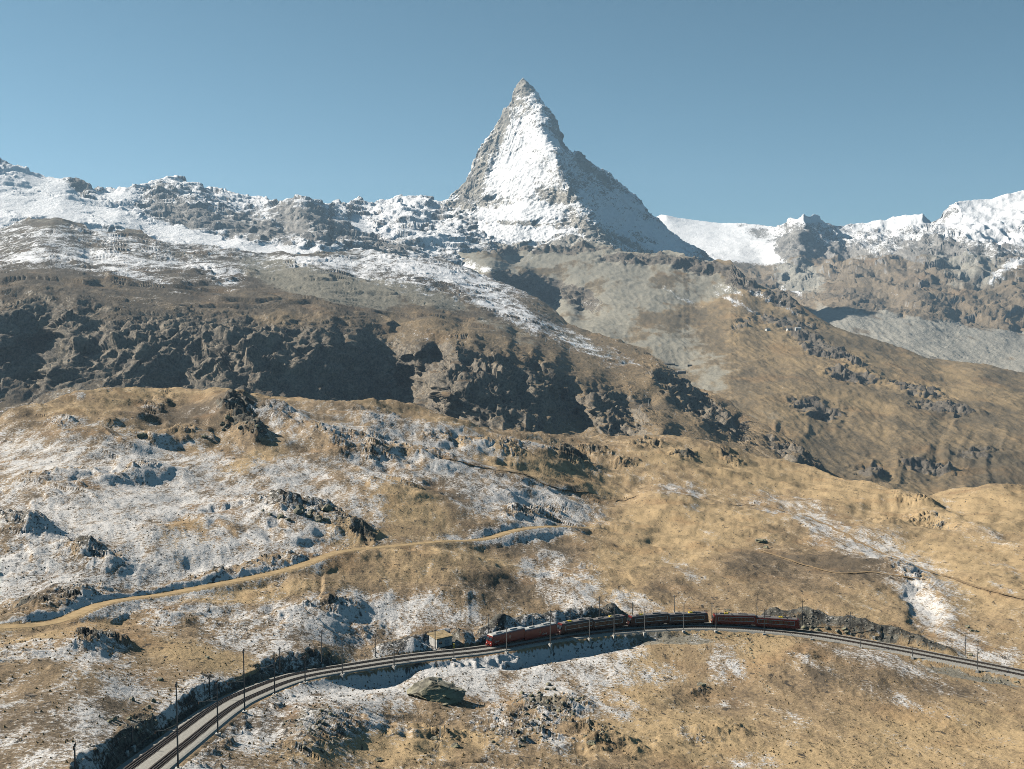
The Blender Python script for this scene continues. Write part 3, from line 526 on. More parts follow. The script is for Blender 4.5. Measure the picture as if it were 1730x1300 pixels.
dz += sm_k * (saw((.35 * X - Y) / (24 * kf) + 1.6 * sw, .16) * 1.5 * kf ** .6 + saw((.35 * X - Y) / (9 * kf) + 1.5 * sw, .22) * .5 * kf ** .6)
_q = np.stack([X, Y, 0 * X], -1)
dz += rockm * (facet3(_q, (9, 7, 9), 1) * 1.6 * kf ** .4 + facet3(_q, (3.5, 3.5, 4), 2) * .6 + (rid2(X / (13 * kf), Y / (9 * kf), 4, .55, 2.) + .2) * (1.8 + 2.4 * far) + saw((.3 * X - Y) / (9 * kf) + fbm2(X / (14 * kf), Y / (14 * kf), 3, .5, 5.), .3) * (1.1 + 1.2 * far))
F.P[..., 2] += dz * quiet
bank = np.interp(PX, [430,450,600,640,760,800,840,900,1040,1070,1270,1300,1450,1600,1630], [0,.2,.4,2.6,3.6,1.5,6.0,6.6,5.6,.5,1.0,7.0,6.4,2.5,0])
rockbank = np.exp(-((trk_d - 10.5) / 5.5) ** 2) * (trk_s > 0)
dip = np.interp(PX, [440,480,670,710,820,870,1070,1120,1500,1560,1730], [0,1.8,1.8,.4,.4,2.8,2.8,1.,0,1.5,1.5])
F.P[..., 2] -= dip * np.exp(-((trk_d - 9) / 6) ** 2) * (trk_s < 0)
F.P[..., 2] += bank * rockbank * (1 + .5 * fbm2(X / 9, Y / 9, 3))
# the dirt road and the foot paths: where they run
ROAD_PIX = [(-200,1062),(-60,1058),(0,1054),(60,1050),(110,1043),(170,1025),(220,1010),(270,999),(330,991),(400,985),(470,975),(520,962),(560,946),(600,936),(650,929),(700,923),(760,914),(820,906),(870,902),(940,899),(1005,897)]
def chart_z(pix):      # points of the relief under a list of photo pixels
    out = []
    for px, py in pix:
        k = np.argmin((PX[:F.nvis] - px) ** 2 + (PY[:F.nvis] - py) ** 2); out.append(F.P[:F.nvis].reshape(-1, 3)[k])
    return np.array(out)
def settle(line, r=10):
    z = np.pad(line[:, 2], r, mode='edge'); k = np.hanning(2 * r + 3)[1:-1]; k /= k.sum()
    line = line.copy(); line[:, 2] = np.convolve(z, k, 'same')[r:-r]; return line
road = smooth_line(chart_z(ROAD_PIX), 300); road, road_s = resample(road, 2.0); road = settle(road, 12)
for k_ in (0, 1):
    rr_ = np.stack([road[:, 0] * 0, road[:, 0] * 0, road[:, k_]], -1); e_ = settle(rr_, 5)[:, 2]; e_[:6] = road[:6, k_]; e_[-6:] = road[-6:, k_]; road[:, k_] = e_
def grade(line, half, up, down, depth=0., noise=0., pre=None):
    """cut and fill along a line: flat for |d| < half, then bank slopes; returns distance, side, how much was cut"""
    x0, x1 = line[:, 0].min() - 40, line[:, 0].max() + 40; y0, y1 = line[:, 1].min() - 40, line[:, 1].max() + 40
    m = (F.P[..., 0] > x0) & (F.P[..., 0] < x1) & (F.P[..., 1] > y0) & (F.P[..., 1] < y1)
    ln = line
    if pre is None: d, par, side = pldist(F.P[..., 0][m], F.P[..., 1][m], ln)
    else: d, par, side = pre[0][m], np.minimum(pre[1][m] * 3, len(line) - 1), pre[2][m]
    zt = np.interp(par, np.arange(len(ln)), ln[:, 2]) - depth
    e = np.maximum(d - half, 0); nn = 1 + noise
    u = up(par / len(ln), side) if callable(up) else up; dn = down(par / len(ln), side) if callable(down) else down
    nz_ = fbm2(F.P[..., 0][m] / 4, F.P[..., 1][m] / 4, 3) * noise * np.minimum(e, 3)
    z = F.P[..., 2][m]; zn = np.clip(z, zt - e * dn - np.maximum(e - 5, 0) * 2 + nz_, zt + e * u + nz_)
    D = np.full(X.shape, 99.); D[m] = d; SD = np.zeros(X.shape); SD[m] = side
    C = np.zeros(X.shape); C[m] = z - zn; PR = np.zeros(X.shape); PR[m] = par / len(ln)
    F.P[..., 2][m] = zn
    return D, SD, C, PR
rD, rS, rC, _ = grade(road, 2.6, .75, .5, 0., .2)
px_of = proj(TRK)[0]
tx = np.interp(np.linspace(0, 1, 200), np.linspace(0, 1, len(px_of)), px_of)
def upb(p, s):
    x = np.interp(p, np.linspace(0, 1, 200), tx); return np.where(x < 480, 1.7, np.where(x < 760, .9, np.where(x < 1480, 1.5, .8)))
def dnb(p, s):
    x = np.interp(p, np.linspace(0, 1, 200), tx)
    return .45 + 1.25 * np.clip(sstep(445, 480, x) * sstep(720, 680, x) + sstep(830, 870, x) * sstep(1100, 1060, x) + .35 * sstep(1100, 1130, x) * sstep(1290, 1250, x) + .5 * sstep(1520, 1560, x), 0, 1)
tD, tS, tC, tP = grade(TRK, 4.9, upb, dnb, .45, .9, (trk_d, trk_p, trk_s))
# level ground for the hut
kh = int(np.argmin(np.abs(proj(TRK)[0] - 783))); hd_ = TRK[kh + 1] - TRK[kh]; hd_ /= np.linalg.norm(hd_[:2]); HUT = TRK[kh] + np.array([-hd_[1], hd_[0], 0]) * 8.4; HUT_A = math.atan2(hd_[1], hd_[0])
lx = (F.P[..., 0] - HUT[0]) * hd_[0] + (F.P[..., 1] - HUT[1]) * hd_[1]; ly = -(F.P[..., 0] - HUT[0]) * hd_[1] + (F.P[..., 1] - HUT[1]) * hd_[0]
dh_ = np.maximum(np.maximum(np.abs(lx) - 5, ly - 3.5), 0); mh = (dh_ < 12) & (ly > -6)
F.P[..., 2][mh] = np.minimum(F.P[..., 2], TRK[kh][2] - .45 + dh_ * .8)[mh]
F.renorm(); nz = F.N[..., 2]; shade = F.N @ np.array(sdir)
M_fore = terrain_mat('alpine_meadow', (.44, .325, .185), (.285, .21, .13), (.135, .108, .078), (.21, .20, .165), (.05, .05, .048), (.27, .25, .20), s=1.25, bump=.7, snow=(.67, .655, .635), snow_amp=3.0, rot=.6, soft=.38, heath_shade=.85)

snowL = [(150,790,270,50,0,.85),(120,880,250,70,0,.9),(300,850,200,60,0,.85),(470,800,150,40,0,.65),(500,870,170,60,0,.85),(640,800,90,50,0,.6),(760,790,110,34,20,.62),(880,850,140,46,10,.75),(960,870,90,26,10,.7),(80,965,170,60,0,.9),(300,945,190,50,0,.9),(480,930,110,40,0,.8),(300,1022,190,30,-5,.6),(500,1050,180,44,0,.72),(650,1050,150,50,0,.75),(440,1085,110,34,0,.6),(100,1105,130,30,0,.5),(60,1240,170,80,0,.58),(220,1170,70,30,0,.5),(330,1210,80,60,-40,.9),(620,1165,130,46,0,.88),(830,1130,220,50,5,.92),(1000,1115,150,50,10,.85),(980,1175,140,50,25,.72),(560,1240,130,60,0,.62),(880,1240,130,44,0,.72),(950,985,100,50,35,.7),(1050,1010,90,34,30,.62),(860,905,130,14,0,.75),(700,1100,90,30,0,.8),
  (1140,832,60,20,0,.62),(1170,870,24,16,0,.5),(1190,910,16,26,0,.5),(1400,895,120,24,25,.55),(1340,850,90,16,20,.45),(1530,960,120,44,30,.8),(1570,1020,40,70,-35,.9),(1620,1080,60,30,30,.6),(1230,1112,44,36,20,.6),(1242,1178,30,12,0,.66),(1180,1250,50,16,0,.55),(1480,1115,130,26,15,.45),(1620,1170,90,14,10,.4),(1690,1112,40,16,0,.75),(1500,1170,60,14,20,.4),(480,715,70,26,20,.55),(590,735,110,24,5,.66),(720,750,100,22,10,.66),(820,765,80,14,10,.66),(400,700,60,16,0,.3),(110,715,50,8,0,.6),(265,690,30,14,-20,.55),(140,672,14,3,0,.7),(900,760,60,12,10,.5),(1580,850,70,14,15,.5),(1600,890,80,12,20,.5),(1700,1000,40,10,20,.4),(1270,1290,60,14,0,.4),(1300,860,60,16,20,.45),(1440,930,110,22,22,.5),(1650,900,90,14,18,.4),(1700,960,60,14,20,.4),(1380,1130,60,10,25,.45),(1560,1190,110,12,18,.45),(1330,1200,50,10,20,.35),(1150,960,50,14,40,.4),(680,720,120,18,10,.5),(0,760,200,40,0,.75)]
goldL = [(250,680,220,24,-3,.35),(480,664,160,10,0,.3),(700,700,160,14,12,.2),(312,918,40,46,0,.5),(690,860,80,46,20,.4),(640,905,70,16,-8,.3),(720,960,190,36,-4,.3),(930,800,160,22,14,.35),(1150,900,140,60,0,.45),(1050,960,60,60,0,.3),(1330,810,260,30,10,.4),(1650,860,200,40,0,.45),(1650,960,160,60,10,.3),(400,1008,100,18,-3,.5),(340,1110,120,26,10,.45),(120,1065,140,14,-8,.4),(640,1270,160,30,0,.5),(760,1260,120,24,0,.4),(1130,1250,150,50,0,.45),(1080,1140,60,60,40,.3),(1290,1090,60,30,0,.4),(1640,1240,220,50,5,.35),(1450,1280,200,30,0,.35),(500,1000,80,12,0,.3),(430,780,60,20,-20,.4),(590,900,50,40,-50,.3)]
darkL = [(1300,960,130,34,8,.5),(1430,965,110,34,12,.45),(1430,1120,140,50,10,.32),(350,700,130,24,0,.55),(850,985,130,30,10,.3),(900,930,120,20,0,.3),(1250,930,70,20,0,.3),(760,830,90,24,10,.3),(1150,1000,80,20,20,.2),(470,1210,120,40,-20,.35),(1550,1160,120,20,10,.2)]
f1 = fbm2(F.P[..., 0] / 60, F.P[..., 1] / 70, 5, .55); f2 = fbm2(F.P[..., 0] / 16, F.P[..., 1] / 20, 4, .55, 4.)
snow = blobs(WX, WY, snowL) * (.74 + .30 * sstep(1000, 1250, PX)) - .2 + .15 * sstep(1350, 600, PX) - blobs(WX, WY, goldL) * .75 - .25 * blobs(WX, WY, darkL)
lee = np.clip(.62 - shade, -.35, .6)                     # snow stays on the slopes turned from the sun
snow = snow + lee * .95 * sstep(-.25, .25, snow) + .30 * f1 + .22 * f2 - .55 * np.clip(.78 - nz, 0, .5) - .42 * rockm * sstep(.1, .5, rockm + .5 * f2)
gold = .50 + .18 * sstep(800, 1200, PX) + blobs(WX, WY, goldL) - blobs(WX, WY, darkL) + .45 * f1 + .25 * f2
rock = rockm * .75 + np.clip(.80 - nz, 0, 1) * 1.6 + .25 * f2 - .12
scree = blobs(WX, WY, [(920,1195,80,30,0,.6),(540,1220,70,40,0,.5),(870,1250,80,20,0,.4),(1130,1075,110,10,3,.8),(1640,1140,120,10,10,.9)]) + .1 * f2
cut = np.clip(tC / 1.2, 0, 1) * (tD > 5); fill = np.clip(-tC / 1.2, 0, 1) * (tD > 5)
rock = np.maximum(rock, rockbank * np.clip(bank / 3, 0, 1) * (.75 + .5 * f2)); rock = np.maximum(rock, cut * .95 * (tS > 0)); snow -= .35 * cut * (tS > 0) * sstep(900, 1200, PX)
snow = np.where((tD < 5.4), -.6, snow)
snow += .5 * np.exp(-((trk_d - 9) / 6) ** 2) * (trk_s < 0) * sstep(1120, 1080, PX) * (trk_d > 5.2)
snow += .9 * ((rC > .15) & (rD > 2.6) & (rD < 8) & (PX < 640)) - 1.2 * (rD < 2.7)
gold = np.where(rD < 3.6, .8, gold)
PATHS = []
for nm, pix, wd_ in [('meadow_footpath', [(700,770),(760,783),(830,797),(870,805),(940,825),(1000,838),(1060,842),(1130,843),(1260,850),(1320,862),(1380,885),(1440,907),(1490,925),(1530,947),(1560,962),(1610,985),(1650,997),(1740,1015),(1900,1045)], 0.85),
                     ('slope_footpath', [(1280,933),(1320,948),(1370,965),(1420,977),(1470,977),(1520,985),(1560,990)], .7)]:
    ln = smooth_line(chart_z(pix), 240); ln, _ = resample(ln, 2.5); ln = settle(ln, 3)
    pd, _, _, _ = grade(ln, -1., 1e6, 1e6); PATHS.append((nm, ln, wd_))
    snow = np.where(pd < wd_, -.6, snow); gold = np.where(pd < wd_ * 1.3, .4, gold)
F.P[..., 2] += fbm2(F.P[..., 0] / 1.3, F.P[..., 1] / 1.6, 2, .6, 1.) * .12 * (tD > 5) * (rD > 2)
F.build('alpine_meadow', M_fore, (snow, rock, np.clip(gold, 0, 1), scree), 'golden snow-dusted alpine meadow with the railway')

# a broad valley floor under everything
M_ground = terrain_mat('valley_floor', (.25, .17, .08), (.19, .135, .068), (.10, .082, .05), (.18, .16, .12), (.06, .055, .05), (.26, .245, .195), s=12, bump=0)
me = bpy.data.meshes.new('valley_ground'); R_ = 11500
me.from_pydata([(-R_, -2900, CAMZ - 760), (R_, -2900, CAMZ - 760), (R_, 18900, CAMZ - 760), (-R_, 18900, CAMZ - 760)], [], [(0, 1, 2, 3)]); me.materials.append(M_ground)
o = bpy.data.objects.new('valley_ground', me); COL.objects.link(o); o['kind'] = 'structure'; o['label'] = 'broad valley ground far below the meadow'

# ------------------------------------------------------------------ builders for the objects
class MB:
    """collects boxes, prisms and tubes into one mesh"""
    def __init__(s): s.v = []; s.f = []
    def add(s, vs_, fs):
        n = len(s.v); s.v += [tuple(map(float, v)) for v in vs_]; s.f += [tuple(i + n for i in f) for f in fs]; return s
    def box(s, x0, x1, y0, y1, z0, z1, tx=0., ty=0.):
        """box, its top narrowed by tx / ty on each side"""
        return s.add([(x0,y0,z0),(x1,y0,z0),(x1,y1,z0),(x0,y1,z0),(x0+tx,y0+ty,z1),(x1-tx,y0+ty,z1),(x1-tx,y1-ty,z1),(x0+tx,y1-ty,z1)],
                     [(3,2,1,0),(4,5,6,7),(0,1,5,4),(1,2,6,5),(2,3,7,6),(3,0,4,7)])
    def prism(s, prof, x0, x1):
        """profile in (y, z), counter-clockwise, extruded along x"""
        n = len(prof); v = [(x0, a, b) for a, b in prof] + [(x1, a, b) for a, b in prof]
        return s.add(v, [tuple(range(n))[::-1], tuple(range(n, 2 * n))] + [(i, (i + 1) % n, n + (i + 1) % n, n + i) for i in range(n)])
    def tube(s, a, b, r0, r1=None, n=6):
        a, b = Vector(a), Vector(b); r1 = r0 if r1 is None else r1; d = (b - a).normalized()
        u = d.cross(Vector((0, 0, 1)) if abs(d.z) < .9 else Vector((1, 0, 0))).normalized(); w = d.cross(u)
        v = [a + r0 * (math.cos(t) * u + math.sin(t) * w) for t in [2 * math.pi * k / n for k in range(n)]]
        v += [b + r1 * (math.cos(t) * u + math.sin(t) * w) for t in [2 * math.pi * k / n for k in range(n)]]
        return s.add(v, [tuple(range(n)), tuple(range(2 * n - 1, n - 1, -1))] + [(i, n + i, n + (i + 1) % n, (i + 1) % n) for i in range(n)])
    def mesh(s, name, mat):
        me = bpy.data.meshes.new(name); me.from_pydata(s.v, [], s.f)
        bm = bmesh.new(); bm.from_mesh(me); bmesh.ops.recalc_face_normals(bm, faces=bm.faces); bm.to_mesh(me); bm.free()
        me.materials.append(mat); return me
    def build(s, name, mat, parent=None): return link(name, s.mesh(name, mat), parent)
def link(name, me, parent=None, mw=None):
    o = bpy.data.objects.new(name, me); COL.objects.link(o)
    if parent: o.parent = parent
    if mw is not None: o.matrix_basis = mw
    return o
def tag(o, label, cat, group=None):
    o['label'] = label; o['category'] = cat
    if group: o['group'] = group
    return o
def thing(name, label, cat, loc, rz=0., group=None):
    o = bpy.data.objects.new(name, None); COL.objects.link(o); o.location = loc; o.rotation_euler = (0, 0, rz); o.empty_display_size = .5
    return tag(o, label, cat, group)
def simple(name, col, rough=.6, metal=0., var=.25, scale=2., spec=.3):
    """plain surface with grain and wear"""
    m, nt, b = newmat(name); N = NB(nt); co = N.n('ShaderNodeTexCoord').outputs['Object']
    k = N.noise(co, scale, 4, .6); b.inputs['Roughness'].default_value = rough; b.inputs['Metallic'].default_value = metal; b.inputs['Specular IOR Level'].default_value = spec
    N.ln(N.mix(N.step(k, .3, .7), tuple(c * (1 - var) for c in col), tuple(min(1, c * (1 + var)) for c in col)), b.inputs['Base Color'])
    return m
def strip(name, line, cols, mat, cap=True, kind='structure', label=None, parent=None):
    """a ribbon along a line: cols = cross-section points (offset to the left, height)"""
    d = np.gradient(line[:, :2], axis=0); d /= np.linalg.norm(d, axis=1)[:, None]; nrm = np.stack([-d[:, 1], d[:, 0]], -1)
    V = []; n = len(cols)
    for p, q in zip(line, nrm): V += [(p[0] + q[0] * c, p[1] + q[1] * c, p[2] + h) for c, h in cols]
    Fc = [(i * n + k, i * n + k + 1, (i + 1) * n + k + 1, (i + 1) * n + k) for i in range(len(line) - 1) for k in range(n - 1)]
    me = bpy.data.meshes.new(name); me.from_pydata(V, [], Fc); me.materials.append(mat); me.update()
    o = link(name, me, parent)
    if kind: o['kind'] = kind
    if label: o['label'] = label
    return o
def trk_at(s_): return np.array([np.interp(s_, TRK_S, TRK[:, k]) for k in range(3)])
def offset_line(line, off):
    d = np.gradient(line[:, :2], axis=0); d /= np.linalg.norm(d, axis=1)[:, None]
    o_ = line.copy(); o_[:, 0] -= d[:, 1] * off; o_[:, 1] += d[:, 0] * off; return o_
ORD = ['first','second','third','fourth','fifth','sixth','seventh','eighth','ninth','tenth','eleventh','twelfth','thirteenth','fourteenth','fifteenth','sixteenth','seventeenth','eighteenth','nineteenth','twentieth','twenty-first','twenty-second']

# ------------------------------------------------------------------ road, paths, railway
M_road = simple('dirt_road', (.40, .295, .165), .95, var=.2, scale=.4, spec=.1)
M_path = simple('trodden_path', (.29, .21, .125), .95, var=.25, scale=.5, spec=.1)
M_ballast = simple('ballast', (.32, .31, .28), .95, var=.22, scale=3., spec=.1)
M_sleeper = simple('sleeper_wood', (.085, .07, .06), .85)
M_rail = simple('rail_steel', (.11, .085, .07), .45, .6)
M_steel = simple('galvanised_mast', (.13, .135, .135), .6, .3)
M_conc = simple('concrete', (.52, .51, .47), .9, scale=1.5)
M_ins = simple('brown_insulator', (.11, .06, .04), .35)
M_wire = simple('copper_wire', (.07, .06, .05), .5, .5)
for nm, ln, w in [('dirt_road', road, 1.9)] + PATHS:
    ln2 = ln.copy(); inside = (proj(ln)[0] > -150) & (proj(ln)[0] < 1880); ln2 = ln2[inside]
    for k in range(len(ln2)): ln2[k, 2] = max(ln2[k, 2], F.ground(ln2[k, 0], ln2[k, 1]))
    ln2 = settle(ln2, 2)
    if nm != 'dirt_road': ln2[:, 2] += .22
    strip(nm, ln2, [(-w, .0), (-w * .9, .06), (0, .08), (w * .9, .06), (w, .0)], M_road if nm == 'dirt_road' else M_path, label={'dirt_road': 'tan dirt road curving across the snowy meadow', 'meadow_footpath': 'long brown footpath with hikers crossing the meadow', 'slope_footpath': 'short brown footpath on the slope above the last railcar'}[nm])
strip('track_bed', TRK, [(-5.2, -1.0), (-4.15, -.14), (-3.7, -.06), (0, -.03), (3.7, -.06), (4.15, -.14), (5.2, -1.0)], M_ballast, label='pale grey ballast bed of the two railway tracks')
TOFF = 1.95
LINES = {}
for nm, off, lab in [('near', -TOFF, 'empty railway track nearer the camera beside the train'), ('far', TOFF, 'railway track farther from the camera that carries the train')]:
    ln = offset_line(TRK, off); LINES[nm] = ln
    t = thing('railway_track', lab, 'railway track', tuple(ln[len(ln) // 2]), group='two railway tracks')
    L0 = ln - ln[len(ln) // 2]
    for e in (-.5, .5):
        strip('rail', L0, [(e - .07, .0), (e - .045, .17), (e + .045, .17), (e + .07, .0)], M_rail, kind=None, parent=t)
    strip('rack_rail', L0, [(-.09, .0), (-.09, .14), (.09, .14), (.09, .0)], M_rail, kind=None, parent=t)
    mb = MB(); rl, _ = resample(L0, .85); dd = np.gradient(rl[:, :2], axis=0); dd /= np.linalg.norm(dd, axis=1)[:, None]
    for p, q in zip(rl, dd):
        cs = []
        for a, b in ((-.17, -.9), (.17, -.9), (.17, .9), (-.17, .9)): cs.append((p[0] + q[0] * a - q[1] * b, p[1] + q[1] * a + q[0] * b))
        mb.add([(x, y, p[2] - .12) for x, y in cs] + [(x, y, p[2] + .035) for x, y in cs], [(4, 5, 6, 7), (0, 1, 5, 4), (1, 2, 6, 5), (2, 3, 7, 6), (3, 0, 4, 7)])
    o = mb.build('sleepers', M_sleeper, t); o['kind'] = 'stuff'

# catenary masts: (photo column, row of the foot, row of the top), near and far side of the tracks
NEAR = [(300,1285,1149),(367,1227,1150),(413,1193,1097),(464,1173,1102),(516,1158,1108),(580,1145,1077),(665,1130,1082),(857,1097,1060),(931,1087,1037),(994,1077,1043),(1038,1067,1023),(1089,1065,1025),(1154,1065,1017),(1211,1067,1035),(1290,1072,1029),(1371,1073,1054),(1453,1092,1061),(1544,1108,1092),(1650,1130,1081)]
FARP = [(127,1310,1257),(212,1300,1262),(225,1286,1226),(355,1187,1140),(472,1141,1094),(545,1125,1065),(635,1112,1073),(736,1095,1051),(825,1078,1038),(900,1066,1040),(964,1056,1028),(1014,1045,1008),(1069,1042,1018),(1138,1040,1006),(1200,1040,1018),(1279,1042,1002),(1358,1045,1014),(1438,1077,1034),(1476,1084,1066),(1631,1113,1068)]
def make_mast(loc, ang, h, label, group, fnd, arm):
    t = thing('catenary_mast', label, 'mast', loc, ang, group)
    mb = MB(); mb.box(-.12, .12, -.12, .12, 0, h, .04, .04); mb.build('mast', M_steel, t)
    MB().box(-.5, .5, -.5, .5, -fnd, .25, .06, .06).build('foundation', M_conc, t)
    if h > 4.5:
        top = MB(); top.box(-.75, .75, -.06, .06, h - .55, h - .43); top.build('crossbar', M_steel, t)
        for e in (-.65, .65): MB().tube((e, 0, h - .43), (e, 0, h - .05), .09, .05).build('insulator', M_ins, t)
        if arm:
            za = min(h - .9, 6.2)
            a = MB(); a.tube((0, .1, za), (0, 3.3, za - .15), .05); a.tube((0, .1, za + .75), (0, 2.0, za - .05), .03); ao = a.build('cantilever_arm', M_steel, t)
            MB().tube((0, 3.2, za - .15), (0, 3.25, za - .6), .07).build('arm_insulator', M_ins, ao)
    return t
MASTS = {}
for side, off, L in (('near', -5.3, NEAR), ('far', 5.5, FARP)):
    ol = offset_line(TRK, off); ox, oy = proj(ol)
    for i, (px, pb, pt) in enumerate(L):
        k = np.argmin(np.abs(ox - px) + .25 * np.abs(oy - pb)); p = ol[k]
        base = max(p[2] - .35, F.ground(p[0], p[1]) - .1) if side == 'far' else p[2] - .4
        h = float(at(px, pt, p[1])[2]) - base; h = max(2.6, min(13.5, h))
        d = TRK[min(k + 1, len(TRK) - 1)] - TRK[max(k - 1, 0)]; ang = math.atan2(d[1], d[0])
        lab = f'grey catenary mast on the {side} side of the tracks, {ORD[i]} from the left'
        make_mast((p[0], p[1], base), ang + (math.pi if side == 'far' else 0), h, lab, f'catenary masts on the {side} side of the tracks', 2.0 if side == 'near' else 1.0, h > 6.5)
        MASTS.setdefault(side, []).append((p[0], p[1], base, h))
for nm in ('near', 'far'):
    ln = LINES[nm]; pts = ln[::26]; mb = MB()
    for a, b in zip(pts[:-1], pts[1:]):
        mb.tube(a + np.array([0, 0, 5.5]), b + np.array([0, 0, 5.5]), .018, n=4); mb.tube(a + np.array([0, 0, 6.6]), b + np.array([0, 0, 6.6]), .014, n=4)
    tag(mb.build('overhead_wire', M_wire), f'thin overhead wire above the {nm}er track'.replace('nearer', 'nearer').replace('farer', 'farther'), 'wire', 'overhead wires')

# signal beside the track, left of the train
ol = offset_line(TRK, -5.2); k = int(np.argmin(np.abs(proj(ol)[0] - 766))); p = ol[k]
sg = thing('railway_signal', 'short railway signal with yellow head beside the near track', 'signal', (p[0], p[1], p[2] - .4))
MB().box(-.6, .6, -.6, .6, -1.6, .2, .05, .05).build('foundation', M_conc, sg)
MB().tube((0, 0, .2), (0, 0, 3.3), .13).build('post', M_steel, sg)
M_yel = simple('yellow_paint', (.75, .55, .04), .5)
hd = MB().box(-.28, .28, -.2, .2, 3.3, 4.5, .04, .04).build('signal_head', M_yel, sg)
MB().tube((0, -.2, 4.0), (0, -.42, 4.0), .16, .18, 8).build('lamp_hood', M_steel, hd)

# ------------------------------------------------------------------ the train
M_red = simple('red_paint', (.17, .015, .010), .35, var=.12, spec=.5)
M_brown = simple('dark_brown_paint', (.03, .009, .008), .35, var=.15, spec=.5)
M_cream = simple('cream_paint', (.85, .81, .70), .5, var=.06)
M_roof = simple('grey_roof', (.46, .465, .45), .6, var=.18)
M_roofd = simple('dark_roof', (.19, .175, .165), .6, var=.2)
M_glass, _nt, _b = newmat('window_glass'); _b.inputs['Base Color'].default_value = (.02, .028, .032, 1); _b.inputs['Roughness'].default_value = .08; _b.inputs['Specular IOR Level'].default_value = .6
M_black = simple('underframe', (.025, .025, .025), .8)
M_lamp, _nt, _b = newmat('headlight_glass'); _b.inputs['Base Color'].default_value = (.85, .83, .75, 1); _b.inputs['Roughness'].default_value = .2
CW, CZ0, CZ1 = 1.35, .40, 3.55
_cache = {}
def shared(key, fn):
    if key not in _cache: _cache[key] = fn()
    return _cache[key]
def car_half(root, a, b, style, cab_end):
    """one half of a twin railcar between floor points a and b (in the unit's frame); cab_end -1 = cab at a, 1 = at b"""
    L = (b - a).length; d = (b - a).normalized()
    M = Matrix.Translation((a + b) / 2) @ Matrix(((d.x, -d.y, 0, 0), (d.y, d.x, 0, 0), (d.z, 0, 1, 0), (0, 0, 0, 1)))
    h = L / 2 - .12
    paint = M_red if style in ('red', 'redtop') else M_brown
    prof = [(-CW + .1, CZ0), (CW - .1, CZ0), (CW, CZ0 + .25), (CW, CZ1 - .35), (CW - .12, CZ1), (-CW + .12, CZ1), (-CW, CZ1 - .35), (-CW, CZ0 + .25)]
    xa, xb = -h, h
    mb = MB(); mb.prism(prof, xa + (.9 if cab_end < 0 else 0), xb - (.9 if cab_end > 0 else 0))
    if cab_end:      # sloping cab front
        s_ = cab_end; x1 = h - .9; n = len(prof)
        fr = [(y * (.93 if z > 2 else .97), z - (.18 if z > 3 else 0)) for y, z in prof]
        v = [(s_ * x1, y, z) for y, z in prof] + [(s_ * (x1 + (.9 if z < 2.2 else .42)), y, z) for y, z in fr]
        mb.add(v, [tuple(range(n, 2 * n))] + [(i, (i + 1) % n, n + (i + 1) % n, n + i) for i in range(n)])
    body = mb.build('car_body', paint, root); body.matrix_basis = M
    rf = MB(); rf.prism([(-CW + .14, CZ1 - .02), (CW - .14, CZ1 - .02), (CW - .3, CZ1 + .2), (.5, CZ1 + .3), (-.5, CZ1 + .3), (-CW + .3, CZ1 + .2)], -h + (1. if cab_end < 0 else .05), h - (1. if cab_end > 0 else .05))
    ro = rf.build('roof', M_roof if style == 'red' else M_roofd, root); ro.matrix_basis = M
    nw = 7; ww = 1.22; x0 = -h + (2.0 if cab_end < 0 else .7); x1 = h - (2.0 if cab_end > 0 else .7); stp = (x1 - x0) / nw
    wm = shared('win', lambda: MB().box(-ww / 2, ww / 2, -.012, .012, 0, .95).mesh('window', M_glass))
    dm = shared(('door', style), lambda: MB().box(-.55, .55, -.015, .015, 0, 2.1).mesh('door', paint))
    dgm = shared('doorglass', lambda: MB().box(-.38, .38, -.012, .012, 0, .95).mesh('door_glass', M_glass))
    for sy in (-1, 1):
        for k in range(nw):
            x = x0 + stp * (k + .5); R = M @ Matrix.Translation((x, sy * (CW + .012), 0))
            if k == 3:
                do = link('door', dm, root, R @ Matrix.Translation((0, 0, CZ0 + .22))); g = link('door_glass', dgm, do, Matrix.Translation((0, sy * .026, 1.0)))
            else: link('window', wm, root, R @ Matrix.Translation((0, 0, 1.85)))
        if style in ('brown', 'redtop'):      # thin pale frame line round the window band
            y = sy * (CW + .03); fr = MB(); e = .065
            xs, xe = x0 - .1, x1 + .1
            for zc in (1.62, 2.98): fr.box(xs, xe, y - .02, y + .02, zc - e, zc + e)
            for xc in (xs, xe): fr.box(xc - e, xc + e, y - .019, y + .019, 1.62 + e, 2.98 - e)
            f_ = fr.build('frame_line', M_cream, root); f_.matrix_basis = M
        if style == 'redtop':
            u = MB().box(x0 - .6, x1 + .6, sy * (CW - .02) - .05, sy * (CW - .02) + .05, 3.04, 3.32).build('red_band', M_red, root); u.matrix_basis = M
    for e in (-1, 1):
        bg_ = MB(); xc = e * (h - 2.6)
        bg_.box(xc - 1.2, xc + 1.2, -.9, .9, .32, .72)
        for w in (-.8, .8):
            for sy in (-.62, .62): bg_.tube((xc + w, sy - .07, .36), (xc + w, sy + .07, .36), .36, n=10)
        o = bg_.build('bogie', M_black, root); o.matrix_basis = M
    for xx, ln_, hh in ((-h * .5, 1.3, .3), (h * .4, 1.6, .34)):
        o = MB().box(xx - ln_, xx + ln_, -.55, .55, CZ1 + .26, CZ1 + .26 + hh, .12, .12).build('roof_equipment', M_roofd if style != 'red' else M_roof, root); o.matrix_basis = M
